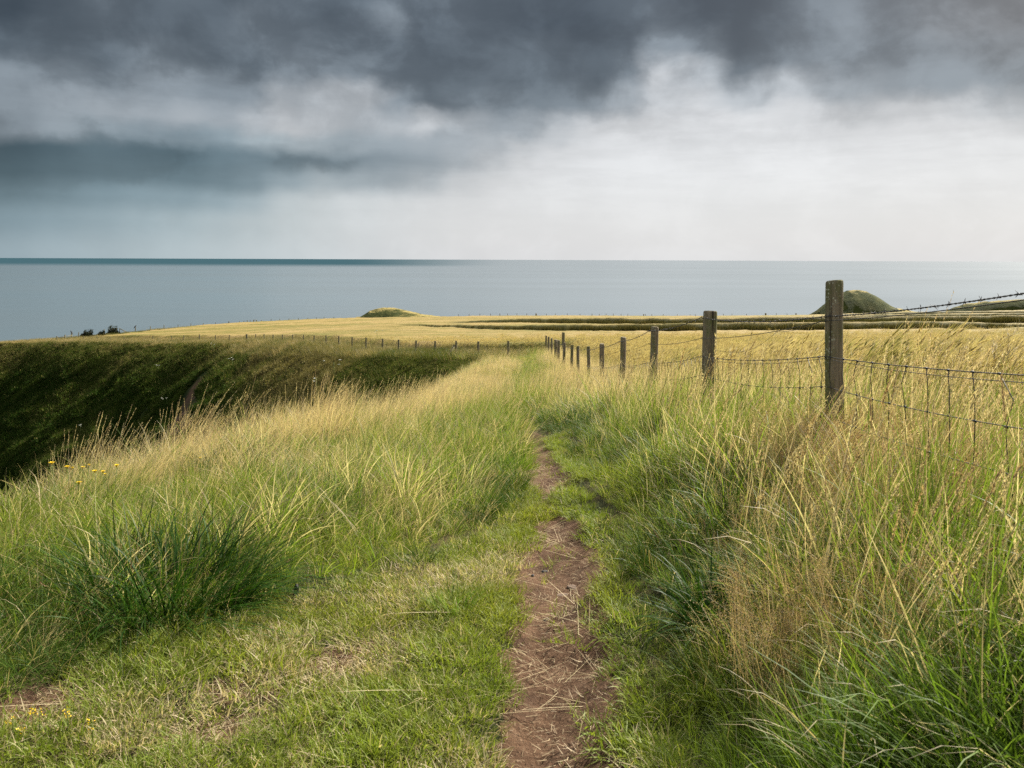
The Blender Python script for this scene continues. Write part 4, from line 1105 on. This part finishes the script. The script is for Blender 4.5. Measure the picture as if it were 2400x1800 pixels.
# stock netting
nt_top = [.26, .56, .925, 1.37, 1.80, 2.22, 2.60]
mb = MB()
P = wire_pts(nt_top, 7)
strand(mb, P, .0025, .03); 
strand(mb, [(x, y, z - .012) for x, y, z in P], .0016, .045)
ofs = [.175, .35, .5, .62]
for o_ in ofs: strand(mb, [(x + .01, y, z - o_) for x, y, z in P], .0023, .05)
rb = random.Random(9)
for a, b in zip(P[:-1], P[1:]):
    a = np.array(a); b = np.array(b); m = 17
    for j in range(m):
        t = (j + .5) / m; p = a + (b - a) * t
        top = p.copy(); top[2] -= .03 * 4 * t * (1 - t)
        pts = [top]; kink = (-.06 if t < .5 else .06) * (1 - abs(t - .5) * .4) * rb.random() * 1.3
        z = top[2]
        for k_, o_ in enumerate(ofs):
            mid = np.array([p[0] + .01, p[1] + kink * (1 if k_ % 2 == 0 else .4), z - (ofs[k_ - 1] if k_ else 0) * .5 - o_ * .5])
            pts += [mid, np.array([p[0] + .01, p[1] + kink * .5 + (rb.random() - .5) * .02, z - o_ - .02 * 4 * t * (1 - t)])]
        mb.tube(np.array(pts) - np.array(fo), .0021, 5)
        for q in pts[::2][:3]: mb.tube([q - np.array(fo) + np.array([0, -.008, 0]), q - np.array(fo) + np.array([0, .008, 0])], .0055, 5)
obj('stock_netting', mb.mesh('stock_netting', M_WIRE), fence)
for i in range(1, 4):
    for d in (bw[i], [-.05, .352, .75, 1.12, 1.56, 1.98][i], nt_top[i]):
        c = np.array([FX - .045 + [0, 0, -.013, 0, 0, 0][i], FY[i] - .008, EYE - d]) - np.array(fo)
        mb = MB(); mb.tube([c + np.array([.02, 0, .01]), c + np.array([-.014, 0, .01]), c + np.array([-.017, .0, -.004]), c + np.array([.02, 0, -.01])], .0022, 5)
        obj('staple', mb.mesh('staple', M_WIRE), fence)

# ------------------------------------------------------------------ distant fences
def stake(h, r, sides=7, lean=0.):
    mb = MB(); mb.tube([(0, 0, 0), (lean * h * .5, 0, h * .5), (lean * h, 0, h * .985), (lean * h, 0, h)], [r * 1.02, r, r * .97, r * .8], sides)
    return mb.mesh('post', M_WOOD)
def fence_run(label, pts, r, h, wires=2, extra=None):
    x0, y0 = pts[0][0], pts[0][1]
    root = tag(empty('fence', (x0, y0, g1(x0, y0))), label, 'fence'); o0 = Vector(root.location)
    rr_ = random.Random(len(pts)); tops = []
    meshes = [stake(1.9, 1., lean=l) for l in (0, .03, -.02, .015)]
    for i, q in enumerate(pts):
        x, y, ztop, thick = q
        o = obj('post', meshes[i % 4], root, Vector((x, y, ztop - h - .35)) - o0)
        s = r * thick; o.scale = (s, s, (h + .35) / 1.9); tops.append((x, y, ztop))
    for w in range(wires):
        mb = MB(); mb.tube(np.array([(x, y - .04, z - .06 - .38 * w) for x, y, z in tops]) - np.array(o0), .004, 3)
        obj('line_wire', mb.mesh('line_wire', M_WIRE), root)
    return root, o0
mid_px = [(1192, 799), (1121.5, 800), (1070, 799), (1020.6, 799), (976, 798), (935, 796), (897.6, 794), (858.8, 791), (826, 789.6), (794.7, 787.5), (765, 786), (737, 785.5), (712, 784.5), (686.4, 784), (662.7, 784), (640.5, 784), (619.7, 783), (600, 783), (579, 783)]
pts = []
MX = np.array([CX + F * x / y for x, y in MIDF]); MYs = np.array([y for x, y in MIDF])
for j, (px, py) in enumerate(mid_px):
    y = float(np.interp(px, MX[::-1], MYs[::-1])); pts.append((Xat(px, y), y, EYE - drop(px, py, y), 2.0 if px == 579 else 1.0))
lpy = [784.6, 785, 783.5, 785.5, 787, 787, 789, 789, 788.7, 788, 787.7]
for (px, y), py in zip(MIDL, lpy): pts.append((Xat(px, y), y, EYE - drop(px, py, y), 1.5 if px in (468, 134) else 1.0))
root, o0 = fence_run('long row of thin stakes between the dark gully and the barley', pts, .062, 1.15)
x, y, z, _ = pts[2]
mb = MB(); mb.tube([(x - .75, y - .4, z - 1.35), (x - .1, y - .05, z - .25)], .07, 7)
obj('brace', mb.mesh('brace', M_WOOD), root, -o0)
x, y, z, _ = pts[-1]
mb = MB(); mb.tube([(x, y, z - .35), (x + 1.6, y + 2.5, z - .05)], .05, 6)
obj('rail', mb.mesh('rail', M_WOOD), root, -o0)

EX = np.array([CX + F * x / y for x, y in EDGE[2:]]); 
def edge_at(px):
    t = [(CX + F * x / y, x, y) for x, y in EDGE[2:-1]]
    for a, b in zip(t[:-1], t[1:]):
        if a[0] <= px <= b[0] or b[0] <= px <= a[0]:
            k = (px - a[0]) / (b[0] - a[0]); return a[1] + (b[1] - a[1]) * k, a[2] + (b[2] - a[2]) * k
    return Xat(px, 200), 200
def edge_posts(px_list, yo=1.0, up=1.1):
    out = []
    for q in px_list:
        px, th = (q, 1.0) if not isinstance(q, tuple) else q
        x, y = edge_at(px); y -= yo; x = Xat(px, y)
        out.append((x, y, g1(x, y) + up, th))
    return out
lp = edge_posts([418, 448, (477, 1.3), 506, (537, 2.2), 562, 572, (580, 1.4), 587, (595, 1.8), (602, 1.5), 613, 636, 656, (678, 1.4), 700, 722, 742, 760, 783], 1.2)
lead = [(Xat(px, y), y, EYE - drop(px, py, y), th) for px, py, y, th in [(153, 784.5, 158, 1.6), (168, 781, 162, 1.3), (185, 778.5, 166, 1.1), (213, 773, 171, 1.2), (245, 771.5, 176, 1.2), (281, 768.5, 182, 1.0), (318, 767, 188, 1.4), (353, 764.5, 193, 1.2), (385, 761.5, 198, 1.2)]]
root, o0 = fence_run('post and wire fence on the cliff top left of the left mound', lead + lp, .075, 1.1)
x, y, z, _ = lead[0]
x1, y1, z1, _ = lp[9]; x2, y2, z2, _ = lp[10]
mb = MB(); mb.tube([(x1 - .1, y1, z1 - .06), (x2 + .1, y2, z2 - .06)], .07, 6); obj('rail', mb.mesh('rail', M_WOOD), root, -o0)
x, y, z, _ = lead[5]
mb = MB(); mb.tube([(x + .1, y, z - .2), (x + 1.3, y + .6, z - 1.0)], .09, 6); obj('brace', mb.mesh('brace', M_WOOD), root, -o0)
rp = edge_posts([1075, 1100, 1125, 1150, (1172, 1.3), 1190, 1212, 1235, (1257, 3.0), 1281, 1302, 1330, 1360, (1388, 1.3), 1405, (1421, 1.2), 1438, 1456, 1472, (1509, 1.8), 1513, 1528, 1555, 1588, 1618, 1630, 1660, 1696, 1716, 1750, (1795, 3.6), 1820, 1845, (1866, 2.6), 1904, 1930], 2.2, 1.35)
fence_run('thin dark fence posts along the skyline between the two mounds', rp, .075, 1.2)
hp = edge_posts([2068, 2085, 2100, 2118, 2135, 2153, 2170, 2190], 6.5, 1.3)
fence_run('short fence below the right end of the steep green mound', hp, .06, 1.1)

# ------------------------------------------------------------------ bushes and birds by the far left fence
def bush(px, py, Y0, w, h, label, seed):
    x = Xat(px, Y0); z = EYE - drop(px, py, Y0)
    root = tag(empty('bush', (x, Y0, z)), label, 'bush', 'bushes on the cliff top fence')
    rng = np.random.default_rng(seed); n = 2600
    v = rng.normal(size=(n, 3)); v /= np.linalg.norm(v, axis=1, keepdims=True); v[:, 2] = np.abs(v[:, 2])
    ph = np.arctan2(v[:, 1], v[:, 0])
    r = (.5 + .5 * rng.random(n) ** .4) * (.78 + .3 * np.sin(ph * 3 + seed) * v[:, 2] + .25 * np.sin(v[:, 2] * 7 + ph * 2))
    P = v * r[:, None] * np.array([w / 2, w / 2.4, h])
    c = chips(rng, P, v + rng.normal(size=(n, 3)) * .8, .16 + .2 * rng.random(n), .09 + .08 * rng.random(n))
    c[2][:, 0] = .9
    V, Q, B = c
    obj('foliage', mesh_np('foliage', V, Q, M_BUSH, False, {'bl': B}), root)
    mb = MB()
    for k in range(6):
        a = k * 1.05 + rng.random(); mb.tube([(0, 0, -.3), (w * .12 * math.cos(a), w * .12 * math.sin(a), h * .4), (w * .3 * math.cos(a), w * .25 * math.sin(a), h * .85)], [.06, .04, .015], 5)
    obj('stem', mb.mesh('stem', M_WOOD), root)
M_BUSH = simple('dark_bush_leaves', (.020, .030, .012), .7, .2, .5, 1.2)
bush(206, 790.5, 168, 2.9, 1.35, 'lower dark bush at the fence, second from the big rounded one', 5)
bush(266, 786, 178, 3.1, 1.95, 'bigger dark rounded bush on the cliff top fence', 8)
bush(238, 788.5, 173, 1.9, .95, 'small low bush in the gap between the two larger bushes', 12)

def bird(px, py, Y0, yaw, label):
    root = tag(empty('bird', (Xat(px, Y0), Y0, EYE - drop(px, py, Y0))), label, 'bird', 'birds perched on fence posts')
    me = bpy.data.meshes.new('body')
    # one continuous skin: beak, head, neck, breast, belly, rump, tail
    spine = [(.30, 0, .34), (.24, 0, .345), (.17, 0, .36), (.10, 0, .30), (.02, 0, .20), (-.07, 0, .12), (-.17, 0, .03), (-.30, 0, -.10), (-.42, 0, -.20)]
    rad_ = [.008, .025, .062, .058, .10, .105, .065, .04, .03]
    mb = MB(); mb.tube(spine, rad_, 10)
    o = obj('body', mb.mesh('body', M_BIRD), root); 
    mb = MB()
    for s in (-1, 1): mb.tube([(.0, s * .03, .12), (.01, s * .035, 0)], .010, 5)
    obj('legs', mb.mesh('legs', M_BIRD), root)
    for s in (-1, 1):
        mb = MB(); mb.tube([(.06, s * .085, .25), (-.04, s * .11, .17), (-.18, s * .085, .04), (-.30, s * .04, -.07)], [.03, .035, .03, .008], 6)
        obj('wing', mb.mesh('wing', M_BIRD), root)
    root.rotation_euler = (0, 0, yaw); root.scale = (1.25, 1.25, 1.25)
bird(168, 781, 162, 2.6, 'dark bird leaning on the post left of the bushes')
bird(318, 767, 188, 1.2, 'upright dark bird on the post right of the bushes')

# ------------------------------------------------------------------ grass tussocks
def tussock(name, X0, Y0, n, R, L, W, mat, label, seeds, cat='tussock', tilt=(.1, 1.1)):
    root = tag(empty(name, (X0, Y0, g1(X0, Y0) - .02)), label, cat)
    rng = np.random.default_rng(n); tilt = (.1, 1.35) if n > 1000 else tilt
    a = blades(rng, n, R, L, W, tilt, (.6, 1.8), 9, wind=.35)
    a[2][:, 0] = np.maximum(a[2][:, 0], .12 * 0 + a[2][:, 0])
    obj('leaves', mesh_np('leaves', a[0], a[1], mat, False, {'bl': a[2]}), root)
    for q in range(seeds):                                  # each brown seed head on its own stem
        b = blades(rng, 1, R * 1.2, (.35, .58), (.0018, .0026), (.1, .6), (.1, .5), 6, taper=.2)
        h = heads(rng, b[3], .55, 34, .008, .003, .35)
        V, Q, B = join([b[:3], h])
        obj('seed_head', mesh_np('seed_head', V, Q, M_BRACT, False, {'bl': B}), root)
x, y = hit(352, 1478)
tussock('grass_tussock', x, y + .26, 1700, .34, (.30, .72), (.006, .012), M_LUSH, 'big dark green arching tussock at the left edge of the worn turf', 9)
x, y = hit(1690, 1490)
tussock('grass_tussock', x, y + .05, 260, .10, (.22, .46), (.007, .013), M_LUSH, 'dark broad leaved clump with brown stalks right of the path', 7)
x, y = hit(1065, 1440)
tussock('grass_tussock', x, y + .02, 220, .08, (.12, .34), (.002, .004), M_GRASS, 'spiky straw tipped tuft on the left verge of the path', 0)
x, y = hit(545, 1130)
tussock('grass_tussock', x, y, 500, .20, (.35, .6), (.004, .008), M_LUSH, 'dark upright clump among pale grass at the gully edge', 0)

# ------------------------------------------------------------------ flowers
def flower(px, py, Y0, r, label, group, lean=.05, yaw=0.):
    r *= 1.25
    x = Xat(px, Y0); z = EYE - drop(px, py, Y0); zb = g1(x, Y0) - .02
    if z - zb < .12: zb = z - .25
    root = tag(empty('yellow_flower', (x, Y0, zb)), label, 'flower', group)
    h = z - zb
    mb = MB(); mb.tube([(-lean * h, 0, 0), (-lean * h * .3, .01, h * .5), (0, 0, h - .004)], [.0022, .0018, .0016], 5)
    obj('stem', mb.mesh('stem', M_STEM), root)
    mb = MB(); rng = np.random.default_rng(int(px))
    for ring, (k, rr_, up) in enumerate([(14, r, .25), (11, r * .7, .55)]):
        for j in range(k):
            a = 2 * math.pi * (j + .5 * ring) / k + rng.normal() * .06
            d = np.array([math.cos(a), math.sin(a), up]); s = np.array([-math.sin(a), math.cos(a), 0]) * r * .2
            c0 = np.array([0, 0, h]); q = rr_ * (1 + rng.normal() * .08)
            mb.add([c0 - s * .3, c0 + d * q * .6 - s, c0 + d * q, c0 + d * q * .6 + s, c0 + s * .3], None, [(0, 1, 4), (1, 3, 4), (1, 2, 3)])
    mb.tube([(0, 0, h - .010), (0, 0, h + r * .15)], [r * .25, r * .38], 8)
    obj('petals', mb.mesh('petals', M_PETAL, False), root)
FL = [(123, 1085, .016, 'yellow flower standing alone leftmost over the dark gully'), (160, 1094, .015, 'yellow flower second from the left in the gully edge row'),
      (172, 1096, .009, 'tiny half open yellow bloom tucked beside a bigger one'), (196, 1095, .012, 'yellow flower in the middle of the gully edge row'),
      (211, 1089, .008, 'small high yellow bud in the gully edge row'), (224, 1104, .014, 'yellow flower with drooping petals low in the gully edge row'),
      (243, 1105, .013, 'upper yellow flower of a touching pair'), (248, 1111, .009, 'lower yellow flower of a touching pair'),
      (275, 1091, .014, 'yellow flower at the right end of the row on a long stem'), (187, 1131, .016, 'yellow flower hanging lowest below the others'),
      (346, 1107, .013, 'yellow flower among straw right of the row'), (545, 1099, .014, 'yellow flower by the dark clump on the gully edge'),
      (471, 1073, .010, 'small yellow flower between straw stalks left of the dark clump')]
for i, (px, py, r, lb) in enumerate(FL):
    flower(px, py, 5.2 + .10 * (i % 4) + (1.2 if px > 300 else 0), r, lb, 'yellow flowers along the gully edge', .1 * ((i % 5) - 2))
flower(1627, 1208, 4.4, .013, 'lone yellow flower on the right bank below the fence', 'yellow flowers in the verge', .1)
flower(1145, 1056, 8.0, .014, 'yellow flower in the green verge left of the far path', 'yellow flowers in the verge', -.1)
def bedstraw(px, py, label, seed):
    x, y = hit(px, py); root = tag(empty('yellow_flower', (x, y, g1(x, y))), label, 'flower', 'yellow bedstraw on the turf')
    rng = np.random.default_rng(seed)
    mb = MB(); mb.tube([(0, 0, -.01), (.005, .0, .05), (.0, .005, .10)], [.0018, .0015, .001], 5); obj('stem', mb.mesh('stem', M_STEM), root)
    n = 24; P = rng.normal(size=(n, 3)) * np.array([.009, .009, .012]) + np.array([0, 0, .085])
    V, Q, B = chips(rng, P, rng.normal(size=(n, 3)), .006, .005); obj('petals', mesh_np('petals', V, Q, M_PETAL), root)
for i, (px, py, lb) in enumerate([(31, 1745, 'dense yellow bedstraw spray at the left bottom edge'), (78, 1725, 'upper bright yellow bedstraw spray with a tiny companion'), (94, 1730, 'yellow bedstraw spray right beside the bright upper one'),
                                  (160, 1733, 'sparse yellow bedstraw spray furthest into the turf'), (57, 1772, 'low yellow bedstraw spray beneath the others'), (218, 1760, 'faint yellow bedstraw spray nearest the bare patch')]):
    bedstraw(px, py, lb, i + 30)
def umbel(px, py, s, label, seed):
    x, y = hit(px, py); root = tag(empty('hogweed', (x, y, g1(x, y))), label, 'flower', 'white umbels on the gully side')
    rng = np.random.default_rng(seed); h = 1.25
    mb = MB(); mb.tube([(0, 0, -.2), (.03, 0, .6), (0, 0, h)], [.02, .016, .012], 5); obj('stem', mb.mesh('stem', M_STEM), root)
    for k in range(3):
        c = np.array([rng.normal() * .28, rng.normal() * .28, h + rng.normal() * .15]); a = rng.random(30) * 6.28; q = .10 * s * np.sqrt(rng.random(30))
        P = c + np.stack([q * np.cos(a), q * np.sin(a), .03 - q * q * 2], 1)
        V, Q, B = chips(rng, P, rng.normal(size=(len(P), 3)) * np.array([1, 1, .3]), .045, .04); obj('umbel', mesh_np('umbel', V, Q, M_UMBEL), root)
for i, (px, py, s, lb) in enumerate([(545, 872, 1., 'white umbel right of the bare earth scar'), (372, 880, 1.1, 'white umbel halfway up the gully side left of the scar'), (392, 958, 1., 'white umbel close beside the lower earth scar'),
                                     (783, 892, .8, 'white umbel high on the gully side near the pale grass'), (742, 930, .7, 'white umbel just above the golden crest'), (502, 832, .8, 'white umbel near the top of the gully side'),
                                     (190, 1020, .7, 'white umbel low on the dark gully side'), (884, 810, .5, 'white umbel beside the fence stakes')]):
    umbel(px, py, s, lb, 60 + i)

# ------------------------------------------------------------------ stones
def stone(px, py, dims, mat, label, seed, up=0.):
    x, y = hit(px, py)
    rng = np.random.default_rng(seed)
    nu, nv = 18, 11
    th = np.linspace(0, 2 * np.pi, nu, endpoint=False); ph = np.linspace(-np.pi / 2, np.pi / 2, nv)
    A, B = np.meshgrid(th, ph)
    q = lambda c: np.sign(c) * np.abs(c) ** .65
    V = np.stack([q(np.cos(B)) * q(np.cos(A)), q(np.cos(B)) * q(np.sin(A)), q(np.sin(B))], -1).reshape(-1, 3)
    V *= (1 + .22 * (fbm(V[:, 0] * 1.7 + seed, V[:, 1] * 1.7 + V[:, 2] * 1.3, seed, 3) - .5) * 2)[:, None]
    V *= np.array(dims) / 2
    i = np.arange(nv - 1)[:, None] * nu; j = np.arange(nu)[None]; k = (j + 1) % nu
    Q = np.stack([i + j, i + k, i + nu + k, i + nu + j], -1).reshape(-1, 4)
    o = obj('stone', mesh_np('stone', V, Q, mat, True), None, (x, y, g1(x, y) + up)); o.rotation_euler = (0, .1, seed * .7)
    return tag(o, label, 'stone', 'stones in the path and turf')
stone(1279, 1346, (.036, .024, .018), M_DARKSTONE, 'larger dark pebble standing proud on the bare path', 1, .012)
stone(1251, 1354, (.024, .016, .012), M_DARKSTONE, 'smaller dark pebble at the left edge of the path', 2, .010)
stone(1347, 1378, (.07, .05, .014), M_STONE, 'flat pale stone set into the path below the dark pebbles', 3, .003)
stone(1327, 1397, (.09, .045, .013), M_STONE, 'long flat slab of stone across the path', 4, .002)
stone(1284, 1456, (.035, .028, .010), M_STONE, 'flat fleck of stone in the middle of the path', 5, .006)
stone(752, 1582, (.05, .03, .03), M_STONE, 'grey stone in the bare patch on the turf', 6, .006)
stone(606, 1556, (.04, .03, .02), M_STONE, 'pale chip of stone beside the strawy bare patch', 7, .006)
stone(697, 1402, (.030, .02, .075), M_DARKSTONE, 'small upright slate at the edge of the long grass', 8, .03)
